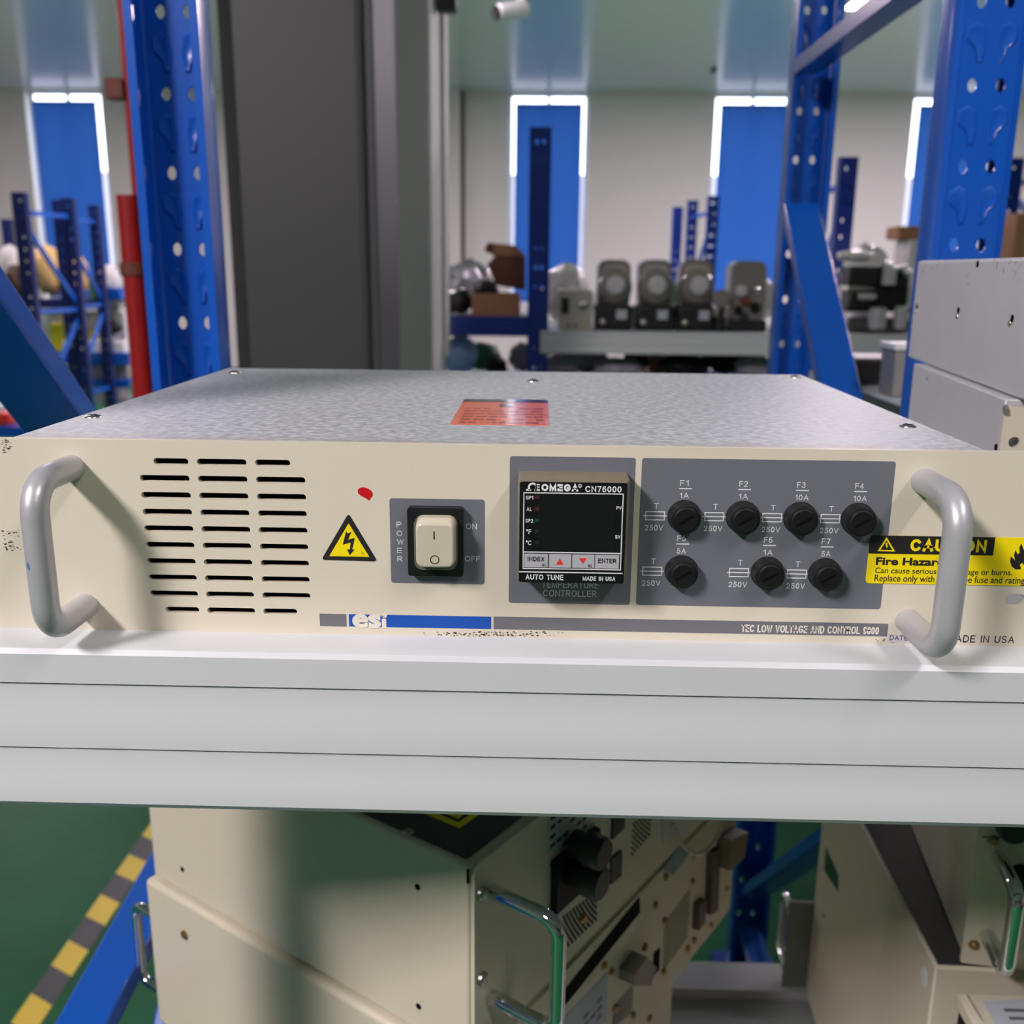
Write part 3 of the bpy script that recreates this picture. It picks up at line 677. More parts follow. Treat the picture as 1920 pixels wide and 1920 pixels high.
# omega sign: open ring with feet, then an E
oc = fp(365, 458); ro, ri = .00205, .00125
arc = [(oc[0]+ro*1.0*math.cos(a), oc[1]+ro*math.sin(a)) for a in [math.radians(-50+k*280/22) for k in range(23)]]
arc += [(oc[0]+ri*1.0*math.cos(a), oc[1]+ri*math.sin(a)) for a in [math.radians(230-k*280/22) for k in range(23)]]
add_sheet(mb, [arc], PANEL, FL-.0002, FL)
for q in ((288, 478, 345, 497), (385, 478, 446, 497), (400, 418, 446, 433), (400, 447, 440, 462), (396, 418, 412, 497)): add_sheet(mb, [rect_of(fb(*q))], PANEL, FL-.0002, FL)
lo, li = fb(252, 522, 1405, 1412), fb(262, 532, 1394, 1402)
add_sheet(mb, [rect_of(lo), rect_of(li)], PANEL, FL-.0002, FL)
for q in ((255, 1211, 1400, 1222), (208, 1441, 1408, 1452)): add_sheet(mb, [rect_of(fb(*q))], PANEL, FL-.0002, FL)
for s_, q in (('SP1', (284, 555, 370, 597)), ('AL', (293, 690, 356, 730)), ('SP2', (280, 823, 368, 866)), ('°F', (288, 943, 350, 997)), ('°C', (285, 1073, 350, 1127)), ('PV', (1336, 676, 1396, 717)), ('SV', (1321, 1011, 1382, 1053)), ('AUTO TUNE', (281, 1469, 720, 1530)), ('MADE IN USA', (944, 1492, 1324, 1542))):
    add_text(mb, s_, fb(*q), PANEL, FL, bold=.02 if len(s_) > 4 else .008)
mb.build('controller_lettering', 'ink_w', tf, smooth=False)
for (x, y, rgb) in ((415, 570, (78, 34, 40)), (413, 706, (84, 30, 34)), (412, 842, (18, 66, 66)), (412, 968, (40, 38, 38)), (410, 1097, (40, 36, 38))):
    add_sheet(MB(), [rect_of(fb(x-26, y-19, x+26, y+19))], PANEL, FT-.0002, FT+.00005).build('indicator_lamp', mat('indicator', rgb, .3), tf, smooth=False)
for k, q in enumerate(((265, 1228, 541, 1384), (553, 1232, 812, 1389), (823, 1238, 1080, 1394), (1088, 1242, 1366, 1400))):
    bt = add_sheet(MB(), [rect_of(fb(*q))], PANEL, FT-.0002, FT+.0001).build('button', 'btn', tf, smooth=False)
    mb = MB()
    if k == 0: add_text(mb, 'INDEX', fb(305, 1262, 500, 1312), PANEL, FT+.0002, bold=.02); add_text(mb, 'AL', fb(470, 1336, 525, 1372), PANEL, FT+.0002, bold=.01)
    if k == 3: add_text(mb, 'ENTER', fb(1125, 1284, 1335, 1336), PANEL, FT+.0002, bold=.02)
    if k == 2: add_text(mb, 'AL', fb(1004, 1346, 1060, 1386), PANEL, FT+.0002, bold=.01)
    if len(mb.bm.verts): mb.build('button_lettering', 'ink_k', bt, smooth=False)
    if k == 1: add_sheet(MB(), [[fp(634, 1352), fp(722, 1352), fp(679, 1280)]], PANEL, FT, FT+.0002).build('arrow', 'red_ink', bt, smooth=False)
    if k == 2: add_sheet(MB(), [[fp(903, 1279), fp(991, 1279), fp(946, 1346)]], PANEL, FT, FT+.0002).build('arrow', 'red_ink', bt, smooth=False)
mb = MB(); add_text(mb, 'TEMPERATURE', pb(*c4(470, 1548), *c4(1130, 1624)), PANEL, LD); add_text(mb, 'CONTROLLER', pb(*c4(485, 1650), *c4(1105, 1725)), PANEL, LD)
mb.build('controller_caption', 'ink_w', cpl, smooth=False)

# fuse holders with their print
c5 = lambda x, y: (1180+x/3.6923, 840+y/3.6923)
FUS = [('F1', '1A', 388, 487), ('F2', '1A', 797, 493), ('F3', '10A', 1197, 500), ('F4', '10A', 1600, 507), ('F5', '5A', 368, 870), ('F6', '1A', 968, 880), ('F7', '5A', 1368, 890)]
ml = MB()
for nm, amp, x, y in FUS:
    B5 = lambda cx, cy, w_, h_: pb(*c5(x+cx-w_/2, y+cy-h_/2), *c5(x+cx+w_/2, y+cy+h_/2))
    add_text(ml, nm, B5(-7, -245, 60, 40), PANEL, LD)
    add_sheet(ml, [rect_of(B5(1, -206, 88, 7))], PANEL, .0001, LD)
    add_text(ml, amp, B5(-3 if amp == '10A' else -8, -158, 92 if amp == '10A' else 64, 38), PANEL, LD)
    add_text(ml, 'T', B5(-201, -87, 32, 38), PANEL, LD)
    add_sheet(ml, [rect_of(B5(-210, -18, 136, 62)), rect_of(B5(-210, -18, 124, 50))], PANEL, .0001, LD)
    add_sheet(ml, [rect_of(B5(-210, -18, 164, 6))], PANEL, .0001, LD+.00002)
    add_text(ml, '250V', B5(-218, 64, 128, 38), PANEL, LD)
    p = pt(*c5(x, y), -.0042)
    fh = thing('fuse_holder', '', 'x'); del fh['label'], fh['category']; fh.parent = U; fh.location = (p[0], 0, p[1])
    MB().lathe([(.0073, 0), (.0073, .0008), (.0070, .0012), (.0068, .0048), (.0065, .0056), (.0055, .0060)], (0, 0, 0), -Y_, 32).build('holder_body', 'black', fh)
    cp_ = MB().lathe([(.0054, .0050), (.0054, .0067), (.0048, .0072), (.0001, .0072)], (0, 0, 0), -Y_, 32).build('fuse_cap', 'black_s', fh)
    d = Vector((math.cos(.55), 0, math.sin(.55))); MB().bar(Vector((0, -.00725, 0))-d*.0036, Vector((0, -.00725, 0))+d*.0036, .0009, .0003, side=Vector((-d.z, 0, d.x))).build('cap_slot', 'dark', cp_)
ml.build('fuse_lettering', 'ink_w', fpl, smooth=False)

# caution sticker, date and origin print
c6 = lambda x, y: (1580+x/4.8, 840+y/4.8)
q0, q1 = pt(*c6(238, 783)), pt(*c6(206, 1214)); ST_X1 = .2165
cz1, cz0 = pt(*c6(600, 790))[1], pt(*c6(600, 1222))[1]; cx_l = pt(*c6(224, 1000))[0]
cst = add_sheet(MB(), [rrect(cx_l, cz0, ST_X1, cz1, .0016, 4)], PANEL, .00013, .00026).build('caution_sticker', 'yellow', U, smooth=False)
bz0 = pt(*c6(600, 953))[1]; bx1 = pt(*c6(1361, 885))[0]
P_ = [(cx_l, bz0), (bx1, bz0), (bx1, cz1), (cx_l+.0014, cz1), (cx_l+.0004, cz1-.0004), (cx_l, cz1-.0014)]
add_sheet(MB(), [P_], PANEL, .0002, .00034).build('caution_band', 'ink_k', cst, smooth=False)
mb = MB(); add_text(mb, 'CAUTION', pb(*c6(607, 822), *c6(1293, 932)), PANEL, .0004, bold=.05)
tri = [c6(393, 800), c6(470, 930), c6(312, 926)]; tin = [c6(393, 830), c6(446, 917), c6(337, 914)]
add_sheet(mb, [poly_px(tri), poly_px(tin)], PANEL, .0003, .0004)
add_sheet(mb, [poly_px([c6(384, 850), c6(404, 850), c6(398, 878), c6(408, 878), c6(390, 905), c6(392, 884), c6(384, 884)])], PANEL, .0003, .0004)
mb.build('caution_lettering', 'yellow', cst, smooth=False)
mb = MB(); add_text(mb, 'Fire Hazard', pb(*c6(297, 985), *c6(912, 1056)), PANEL, .00034, bold=.035)
add_text(mb, 'Can cause serious fire damage or burns.', pb(*c6(288, 1083), *c6(1524, 1150)), PANEL, .00034, bold=.008)
add_text(mb, 'Replace only with same type fuse and rating.', pb(*c6(283, 1148), *c6(1650, 1228)), PANEL, .00034, bold=.008)
fl = [(1600, 1088), (1555, 1092), (1520, 1066), (1504, 1020), (1512, 975), (1532, 992), (1548, 1012), (1540, 965), (1552, 915), (1572, 958), (1590, 940), (1588, 895), (1604, 858), (1622, 905), (1640, 935), (1660, 885), (1672, 940), (1690, 965), (1700, 930), (1712, 985), (1712, 1040), (1690, 1080), (1655, 1092), (1668, 1060), (1650, 1030), (1628, 1052), (1612, 1030), (1590, 1052), (1600, 1072)]
add_sheet(mb, [poly_px([c6(*q) for q in fl])], PANEL, .0002, .00034)
mb.build('hazard_lettering', 'ink_k', cst, smooth=False)
dt = add_sheet(MB(), [rect_of(pb(*c6(400, 1676), *c6(730, 1752)))], PANEL, .00002, .0001).build('date_tape', mat('clear_tape', (196, 196, 200), .3), U, smooth=False)
add_text(MB(), 'DATE : 2', pb(*c6(422, 1686), *c6(690, 1730)), PANEL, .0002).build('date_lettering', 'ink_g', dt, smooth=False)
ol = add_text(MB(), 'MADE IN USA', pb(*c6(945, 1687), *c6(1545, 1751)), PANEL, .0001); ol.build('origin_lettering', 'ink_k', U, smooth=False)

# orange sticker on the top cover
TOP = (Vector((0, 0, CT)), X_, Y_, Z_)
a, b, c_, d = at(868, 749, CT, 2), at(1026, 750, CT, 2), at(1032, 799, CT, 2), at(846, 796, CT, 2)
sx0, sx1, sy0, sy1 = (a.x+d.x)/2, (b.x+c_.x)/2, (c_.y+d.y)/2, (a.y+b.y)/2
ost = add_sheet(MB(), [rrect(sx0, sy0, sx1, sy1, .002, 4)], TOP, 0, .00015).build('orange_sticker', 'orange', U, smooth=False)
hgt = sy1-sy0
mb = add_sheet(MB(), [[(sx0, sy1-hgt*.13), (sx1, sy1-hgt*.13), (sx1, sy1-.002), (sx1-.002, sy1), (sx0+.002, sy1), (sx0, sy1-.002)]], TOP, .0001, .00025)
mb.prism(rrect(sx0+(sx1-sx0)*.44, sy1-hgt*.33, sx0+(sx1-sx0)*.60, sy1-hgt*.2, .0015), TOP, .0001, .00025)
mb.build('sticker_header', 'sticker_k', ost, smooth=False)
mb = MB(); rnd = random.Random(3)
for k in range(6):
    yy = sy0+hgt*(.06+.105*k); x = sx0+.004
    while x < sx1-.006:
        L_ = .002+.005*rnd.random()
        if rnd.random() > .15: mb.prism([(x, yy), (min(x+L_, sx1-.003), yy), (min(x+L_, sx1-.003), yy+hgt*.035), (x, yy+hgt*.035)], TOP, .0001, .00022)
        x += L_+.0015
mb.build('sticker_print', 'sticker_t', ost, smooth=False)

# ------------------------------------------------------------------ silver chassis at the right on the same shelf
YW = math.radians(7.45); sd = Vector((math.sin(YW), math.cos(YW), 0)); nr = Vector((-math.cos(YW), math.sin(YW), 0))
def side_holes(parent, pts, plane0, n, m='dark', r=.0022, inv=None):
    for (px, py) in pts:
        p = hit(px, py, plane0, n); 
        if inv is not None: p = inv @ p; nn = inv.to_3x3() @ n
        else: nn = n
        MB().lathe([(r, -.0004), (r, .0004), (.0001, .0005)], p, nn, 12).build('screw_hole', m, parent)
# lower one: its left face runs from S2A (front) to S2B (rear)
Zt = .0885
S2A, S2B = at(1885, 748, Zt, 2), at(1713, 681.5, Zt, 2)
L2 = (S2B-S2A).length
t = thing('silver_chassis', 'lower silver chassis with a cream front panel right of the main unit', 'chassis', (S2A.x, S2A.y, 0), -YW, None)
inv2 = Matrix.Rotation(YW, 4, 'Z') @ Matrix.Translation(-Vector((S2A.x, S2A.y, 0)))
MB().box((0, 0, .001), (.42, L2, Zt)).build('chassis_body', 'galv_b', t, bevel=.001)
fpn = add_sheet(MB(), [rrect(-.0016, -.0005+.002, .44, .0845, .002, 3), circ(.006, .0635, .0033, 18)], (Vector((0, -.0035, 0)), X_, Z_, -Y_), 0, .0032).build('front_panel', 'cream_b', t, smooth=False)
P2 = Vector((S2A.x, S2A.y, 0))
side_holes(t, [(1738, 709)], P2+nr*.0003, nr, 'steel', .0016, inv2)
MB().lathe([(.003, 0), (.0028, .0012), (.001, .0018)], inv2 @ hit(1887, 768, P2+nr*.001, nr), Vector((-1, 0, 0)), 16).build('panel_screw', 'steel', t)
MB().lathe([(.002, 0), (.002, .0006), (.0001, .0007)], inv2 @ hit(1868, 838, P2+nr*.0002, nr), Vector((-1, 0, 0)), 16).build('screw_hole', 'dark', t)
# upper one
S1B = at(1702, 671, Zt+.0005, 2); ztop1 = at(1720, 489, S1B.y).z
L1 = .36; S1A = S1B - sd*L1
t = thing('silver_chassis', 'upper silver chassis stacked on the lower one at the right edge', 'chassis', (S1A.x, S1A.y, Zt+.0006), -YW)
inv1 = Matrix.Rotation(YW, 4, 'Z') @ Matrix.Translation(-Vector((S1A.x, S1A.y, Zt+.0006)))
MB().box((0, 0, 0), (.42, L1, ztop1-Zt-.0006)).build('chassis_body', 'galv_b', t, bevel=.0022, seg=3)
P1 = Vector((S1A.x, S1A.y, 0))
side_holes(t, [(1833, 495), (1719, 575), (1797, 582), (1898, 597)], P1+nr*.0002, nr, 'dark', .0023, inv1)
for q in ((1795, 593), (1894, 606), (1718, 584)):
    MB().lathe([(.0019, 0), (.0016, .0009), (.0001, .0012)], inv1 @ hit(*q, P1+nr*.0002, nr), Vector((-1, 0, 0)), 14).build('rivet', 'steel', t)

mb = MB(); rnd = random.Random(11)
for (x0, y0, x1, y1, n) in ((1728, 492, 1770, 510, 14), (1812, 512, 1820, 535, 8), (1858, 488, 1915, 505, 18), (1880, 505, 1915, 525, 14)):
    for i in range(n):
        p = inv1 @ hit(x0+(x1-x0)*rnd.random(), y0+(y1-y0)*rnd.random(), P1+nr*.0001, nr); a = .0003+.0005*rnd.random()
        mb.prism([(p.y-a*.5, p.z-a*1.4), (p.y+a*.5, p.z-a), (p.y+a*.7, p.z+a), (p.y-a*.4, p.z+a*1.3)], (Vector((0, 0, 0)), Y_, Z_, -X_), 0, .00012)
mb.build('scratch_marks', mat('dark_scratch', (128, 128, 130), .6), t, smooth=False)
# ------------------------------------------------------------------ cream units on the lower shelf: left stack
TH = math.radians(34); A0 = Vector((-.0366, .1303, 0)); va = Vector((math.sin(TH), math.cos(TH), 0)); wa = Vector((-math.cos(TH), math.sin(TH), 0))
ROTA = math.radians(56)
invA = Matrix.Rotation(-ROTA, 4, 'Z') @ Matrix.Translation(-A0)
def fa(px, py, off=0.0):          # pixel -> (x', z) on the connector panel (y' = off)
    p = invA @ hit(px, py, A0+wa*off, wa); return (p.x, p.z)
def sa(px, py, off=0.0):          # pixel -> (y', z) on the big side face (x' = off)
    p = invA @ hit(px, py, A0+va*off, va); return (p.y, p.z)
cA = lambda x, y: (1000+x/4.5714, 1500+y/4.5714)
FA = (Vector((0, 0, 0)), X_, Z_, -Y_)
ZT1, ZB1, ZB2 = -.2067, -.3565, -.5044
WA, DA = .449, .352
t1 = thing('instrument_chassis', 'upper cream chassis with chrome handle and black knobs in the left lower stack', 'rack unit', (A0.x, A0.y, 0), ROTA)
MB().box((0, .003, ZB1+.001), (WA, DA, ZT1)).build('case_body', 'cream_b', t1, bevel=.0025, seg=3)
MB().box((.004, .008, ZT1), (WA-.004, DA-.004, ZT1+.0012)).build('top_lid', 'lid_dark', t1, bevel=.0008)
add_sheet(MB(), [rrect(.002, ZB1+.003, WA-.002, ZT1-.001, .007, 5)], FA, -.003, .0).build('rear_panel', 'cream_b', t1, bevel=.0008)
MB().box((.0012, -.0006, ZT1-.034), (.0052, .004, ZT1-.006)).bm.free()
def decal(name, px, m, parent, f=fa, fr=FA, d0=0.0, d1=.0004, off=0.0):
    return add_sheet(MB(), [[f(*q) for q in px]], fr, d0, d1).build(name, m, parent, smooth=False)
SA = (Vector((0, 0, 0)), Y_, Z_, -X_)
decal('corner_slot', [(875.5, 1629), (880, 1629), (880, 1656), (875.5, 1656)], 'dark', t1, sa, SA)
for q in ((342, 1630), (783, 1663), (785, 1887)):
    p = sa(*q); MB().lathe([(.0024, -.001), (.0024, .0003), (.0001, .0004)], (0, p[0], p[1]), -X_, 12).build('screw_hole', 'dark', t1)
# yellow hazard sticker and black grip print on the lid
lp = [invA @ at(*q, ZT1+.0013, 2) for q in ((838, 1524), (896, 1524), (862, 1553))]
LIDF = (Vector((0, 0, ZT1+.0012)), X_, Y_, Z_)
c_ = lp[2]; 
add_sheet(MB(), [[(c_.x, c_.y), (c_.x+.055, c_.y), (c_.x+.055, c_.y+.06), (c_.x, c_.y+.06)]], LIDF, 0, .0003).build('lid_sticker', 'yellow', t1, smooth=False)
add_sheet(MB(), [[(c_.x+.005, c_.y+.005), (c_.x+.05, c_.y+.005), (c_.x+.05, c_.y+.055), (c_.x+.005, c_.y+.055)], [(c_.x+.008, c_.y+.008), (c_.x+.047, c_.y+.008), (c_.x+.047, c_.y+.052), (c_.x+.008, c_.y+.052)]], LIDF, .0002, .0004).build('lid_sticker_print', 'ink_k', t1, smooth=False)
p = invA @ at(765, 1560, ZT1+.0012, 2); MB().lathe([(.004, 0), (.003, .0012), (.0001, .0014)], p, Z_, 14).build('lid_screw', 'steel', t1)
# handle
ha, hb = fa(921, 1671), fa(921, 1867)
u_handle(ha[0], hb[1], ha[1], .053, .0052, 'chrome', t1, rb=.012)
for q in ((902, 1674), (903, 1834)):
    p = fa(*q); s = MB().lathe([(.0048, 0), (.0045, .0022), (.003, .0036), (.0001, .004)], (p[0], 0, p[1]), -Y_, 18).build('panel_screw', 'steel', t1)
# paper label, connector block with two knobs
lb = decal('paper_label', [(1025, 1532), (1110, 1470), (1110, 1535), (1025, 1602)], 'label_p', t1)
mb = MB(); rnd = random.Random(5); q0, q1 = fa(1028, 1560), fa(1106, 1500)
for k in range(7):
    for j in range(6):
        if rnd.random() < .75:
            u_ = q0[0]+(q1[0]-q0[0])*(.04+.155*j); z_ = ZT1-.004-.0075*k-.0
            mb.prism([(u_, z_), (u_+(q1[0]-q0[0])*.11, z_), (u_+(q1[0]-q0[0])*.11, z_+.0028), (u_, z_+.0028)], FA, .0004, .0006)
mb.build('label_print', 'ink_k', lb, smooth=False)
decal('yellow_label', [cA(480, 255), cA(526, 210), cA(528, 290), cA(490, 300)], mat('ochre_label', (190, 160, 40), .6), t1)
kb = decal('connector_plate', [cA(150, 520), cA(520, 220), cA(520, 620), cA(145, 960)], 'black_s', t1, d1=.006)
for (x, y) in ((285, 345), (272, 590)):
    p = fa(*cA(x, y)); kn = MB().lathe([(.0105, .0), (.0105, .012), (.0128, .013), (.0128, .024), (.0112, .0265), (.0001, .0265)], (p[0], -.006, p[1]), -Y_, 28).build('round_connector', 'black', t1)
for q in ([cA(655, 500), cA(745, 425), cA(740, 640), cA(652, 718)], [cA(668, 150), cA(768, 150), cA(765, 235), cA(660, 335)]): decal('port_opening', q, 'black', t1, d1=.002)
def vents(parent, px, nu, nv, m='dark', r=.0011, f=fa, fr=FA):
    a, b, c_, d = [Vector(f(*q)) for q in px]; mb = MB()
    for i in range(nu):
        for j in range(nv):
            u_ = (i+.5*(j % 2)*.9+.25)/nu; v_ = (j+.5)/nv
            p = (a*(1-u_)+b*u_)*(1-v_)+(d*(1-u_)+c_*u_)*v_
            mb.prism(circ(p.x, p.y, r, 6), fr, 0, .0004)
    o = mb.build('vent_holes', m, parent, smooth=False); return o
vents(t1, [cA(255, 990), cA(545, 770), cA(545, 1030), cA(215, 1340)], 11, 10, r=.0014)
vents(t1, [cA(850, 200), cA(1015, 60), cA(1000, 300), cA(835, 500)], 7, 12)
pp = decal('cover_plate', [cA(1095, 150), cA(1315, -60), cA(1300, 270), cA(1095, 340)], 'galv_b', t1, d1=.003)
# hanging bead chain
mb = MB(); a, b = Vector((*fa(*cA(1120, 190)), 0)), Vector((*fa(*cA(1550, 230)), 0)); lowz = fa(*cA(1360, 410))[1]
mid = (a.y+b.y)/2; sag = mid-lowz
for k in range(27):
    s_ = k/26; x_ = a.x+(b.x-a.x)*s_; z_ = a.y+(b.y-a.y)*s_ - sag*4*s_*(1-s_)
    mb.ball((x_, -.008, z_), .0021, sub=1)
mb.tube([(a.x+(b.x-a.x)*k/14, -.008, a.y+(b.y-a.y)*k/14 - sag*4*(k/14)*(1-k/14)) for k in range(15)], .0006, 6)
mb.build('bead_chain', 'steel', t1)
for q in ((1092, 1722),):
    p = fa(*q); MB().lathe([(.0042, 0), (.003, .003), (.0001, .0034)], (p[0], 0, p[1]), -Y_, 14).build('panel_screw', 'brass', t1)
# lower unit of the left stack
t2 = thing('instrument_chassis', 'lower cream chassis with D-sub ports and side handle in the left lower stack', 'rack unit', (A0.x, A0.y, 0), ROTA)
MB().box((-.007, .003, ZB2+.001), (WA+.002, DA+.004, ZB1-.0002)).build('case_body', 'cream_b', t2, bevel=.004, seg=3)
add_sheet(MB(), [rrect(-.004, ZB2+.002, WA, ZB1-.004, .004, 4)], FA, -.003, 0).build('rear_panel', 'cream_b', t2, bevel=.0008)
decal('panel_gap', [cA(205, 1700), cA(905, 830), cA(912, 960), cA(215, 1825)], 'dark', t2, d1=.0006)
decal('grey_label', [cA(1110, 590), cA(1245, 400), cA(1345, 440), cA(1195, 650)], mat('teal_grey_label', (132, 144, 146), .6), t2)
vents(t2, [cA(1120, 1050), cA(1350, 740), cA(1320, 1180), cA(1105, 1480)], 16, 22, r=.0008)
vents(t2, [cA(690, 1760), cA(860, 1560), cA(845, 1830), cA(670, 1960)], 10, 14, r=.0008)
for q in ([cA(1370, 880), cA(1430, 830), cA(1420, 1030), cA(1362, 1100)], [cA(1485, 440), cA(1550, 400), cA(1530, 930), cA(1465, 965)]):
    cn = decal('port_connector', q, mat('connector_grey', (96, 84, 80), .4, metal=.4), t2, d1=.007)
decal('terminal_block', [cA(1570, 300), cA(1720, 230), cA(1690, 450), cA(1560, 560)], mat('olive_block', (120, 108, 84), .6), t2, d1=.016)
decal('port_opening', [cA(1030, 1310), cA(1080, 1270), cA(1072, 1450), cA(1022, 1515)], 'dark', t2, d1=.001)
bx = decal('socket_block', [cA(735, 1440), cA(850, 1290), cA(930, 1380), cA(880, 1530), cA(735, 1530)], mat('grey_socket', (120, 116, 108), .4, metal=.4), t2, d1=.015)
for q in ((1132, 1810), (1145, 1822), (1243, 1822), (1288, 1778), (1300, 1762), (1152, 1890), (1186, 1904), (1216, 1909), (1332, 1734), (1245, 1726), (1247, 1644), (1300, 1604), (1297, 1652), (1340, 1690), (1362, 1665), (1208, 1775), (1228, 1697)):
    p = fa(*q); MB().lathe([(.0038, 0), (.0034, .002), (.0022, .0032), (.0001, .0035)], (p[0], 0, p[1]), -Y_, 12).build('panel_screw', 'brass', t2)
lb = decal('paper_label', [cA(230, 1900), cA(632, 1480), cA(622, 1890), cA(250, 2300)], 'label_p', t2)
mb = MB(); rnd = random.Random(8); a, b = fa(*cA(300, 1900)), fa(*cA(610, 1570))
for k in range(9):
    for j in range(5):
        if rnd.random() < .7:
            u_ = a[0]+(b[0]-a[0])*(.03+.19*j); z_ = b[1]-.012-.0085*k
            mb.prism([(u_, z_), (u_+(b[0]-a[0])*.14, z_), (u_+(b[0]-a[0])*.14, z_+.003), (u_, z_+.003)], FA, .0004, .0006)
mb.build('label_print', mat('blue_grey_print', (92, 104, 128), .6), lb, smooth=False)
p = sa(347, 1752, -.007); s = MB().lathe([(.0042, 0), (.0042, .0014), (.003, .002), (.0001, .0012)], (-.007, p[0], p[1]), -X_, 16).build('side_screw', 'brass', t2)
u_handle(.004, -.484, -.403, .036, .0045, 'chrome', t2, rb=.012, nrm=Y_, base=Vector((0, DA+.004, 0)))
u_handle(.012, ZB1+.066, ZT1-.02, .034, .0045, 'chrome', t1, rb=.012, nrm=Y_, base=Vector((0, DA, 0)))
# flat unit at the very bottom
t3 = thing('instrument_chassis', 'bottom chassis under the two cream units of the left lower stack', 'rack unit', (A0.x, A0.y, 0), ROTA)
MB().box((.012, .02, LOW+.004), (WA-.09, DA-.01, ZB2)).build('case_body', 'cream_b', t3, bevel=.002)
for xx in (.03, WA-.12):
    for yy in (.05, DA-.05): MB().cyl((xx, yy, LOW), (xx, yy, LOW+.006), .012).build('foot', 'black', t3)

# ------------------------------------------------------------------ cream units on the lower shelf: right stack
YB = math.radians(2.0); ZTB = -.36
B0 = at(1754, 1813, ZTB, 2); B0 = Vector((B0.x, B0.y, 0))
sdB = Vector((math.sin(YB), math.cos(YB), 0)); nB = Vector((-math.cos(YB), math.sin(YB), 0))
invB = Matrix.Rotation(YB, 4, 'Z') @ Matrix.Translation(-B0)
def sb(px, py): p = invB @ hit(px, py, B0, nB); return (p.y, p.z)
DB = sb(1535, 1600)[0]
tB = thing('instrument_chassis', 'tall dim cream chassis with bare left side in the right lower stack', 'rack unit', (B0.x, B0.y, 0), -YB)
MB().box((0, 0, LOW+.004), (.44, DB, ZTB)).build('case_body', 'cream_b', tB, bevel=.002)
MB().box((.003, .003, ZTB), (.437, DB-.003, ZTB+.001)).build('top_lid', 'lid_dark', tB)
for xx in (.03, .40):
    for yy in (.03, DB-.03): MB().cyl((xx, yy, LOW), (xx, yy, LOW+.006), .012).build('foot', 'black', tB)
decal('side_label', [(1549, 1588), (1572, 1640), (1572, 1672), (1546, 1632)], 'green_g', tB, sb, SA)
# rear panel plate and its handle stick out beyond the side
MB().box((-.028, DB, LOW+.006), (.44, DB+.003, sb(1510, 1650)[1])).build('rear_panel', mat('grey_green_panel', (112, 118, 106), .4, metal=.2), tB, bevel=.0006)
u_handle(-.022, max(LOW+.03, sb(1480, 1890)[1]+.02), sb(1500, 1660)[1], .045, .006, 'chrome', tB, rb=.012, nrm=Y_, base=Vector((0, DB+.003, 0)))
p = sb(1546, 1716); MB().lathe([(.0036, 0), (.003, .0014), (.0001, .0018)], (0, p[0], p[1]), -X_, 12).build('side_screw', 'steel', tB)
p = sb(1733, 1832); add_sheet(MB(), [circ(p[0], p[1], .006, 14, .008)], SA, 0, .0004).build('paint_chip', 'white_p', tB, smooth=False)
# unit standing on it, turned a little, with its handled front panel
YC = math.radians(8.4); zc0 = ZTB+.0012
C0 = at(1800, 1806, zc0, 2); C0 = Vector((C0.x, C0.y, 0))
invC = Matrix.Rotation(YC, 4, 'Z') @ Matrix.Translation(-C0)
sdC = Vector((math.sin(YC), math.cos(YC), 0)); nC = Vector((-math.cos(YC), math.sin(YC), 0))
def fc(px, py): p = invC @ hit(px, py, C0, sdC); return (p.x, p.z)
tC = thing('instrument_chassis', 'cream chassis with chrome handle on its front at the top of the right lower stack', 'rack unit', (C0.x, C0.y, 0), -YC)
MB().box((.004, .003, zc0), (.43, .34, zc0+.2)).build('case_body', 'cream_b', tC, bevel=.002)
add_sheet(MB(), [rrect(0, zc0+.0005, .434, zc0+.199, .002, 3)], FA, -.003, 0).build('front_panel', 'cream_b', tC, bevel=.0006)
ha, hb = fc(1872, 1605), fc(1850, 1752)
u_handle(ha[0], hb[1], ha[1], .046, .0055, 'chrome', tC, rb=.012)
for q in ((1862, 1575), (1826, 1771)):
    p = fc(*q); MB().lathe([(.0042, 0), (.0036, .0022), (.0024, .0034), (.0001, .0038)], (p[0], 0, p[1]), -Y_, 14).build('panel_screw', 'brass', tC)
p = fc(1898, 1548); MB().lathe([(.012, 0), (.012, .006), (.010, .008), (.0001, .0085)], (p[0], 0, p[1]), -Y_, 22).build('knob', 'black', tC)
add_sheet(MB(), [[fc(1842, 1568), fc(1925, 1572), fc(1925, 1574), fc(1842, 1570)]], FA, 0, .0003).build('panel_seam', 'dark', tC, smooth=False)
p = fc(1913, 1640); MB().lathe([(.009, 0), (.009, .012), (.0001, .0125)], (p[0], 0, p[1]), -Y_, 18).build('socket', 'black_s', tC)
# shallow unit in front, its top catching the light
YD = math.radians(-5.0); zd = ZTB-.004
D0 = at(1830, 1925, zd, 2); D1 = at(1747, 1806, zd, 2)
YD = 0.0; LD_ = B0.y - .018 - D0.y
tD = thing('instrument_chassis', 'shallow cream chassis with a paper label on top at the lower right corner', 'rack unit', (D0.x, D0.y, 0), -YD)
invD = Matrix.Rotation(YD, 4, 'Z') @ Matrix.Translation(-Vector((D0.x, D0.y, 0)))
MB().box((0, .0, zd-.012), (.42, LD_-.004, zd)).build('top_cover', 'cream_b', tD, bevel=.0018)
MB().box((.002, .004, LOW+.004), (.41, LD_-.008, zd-.012)).build('case_body', 'black_s', tD)  # black body paints in the deep shadow below the cream cover
for xx in (.03, .38):
    for yy in (.03, LD_-.03): MB().cyl((xx, yy, LOW), (xx, yy, LOW+.006), .012).build('foot', 'black', tD)
def fd(px, py): p = invD @ at(px, py, zd, 2); return (p.x, p.y)
DT = (Vector((0, 0, zd)), X_, Y_, Z_)
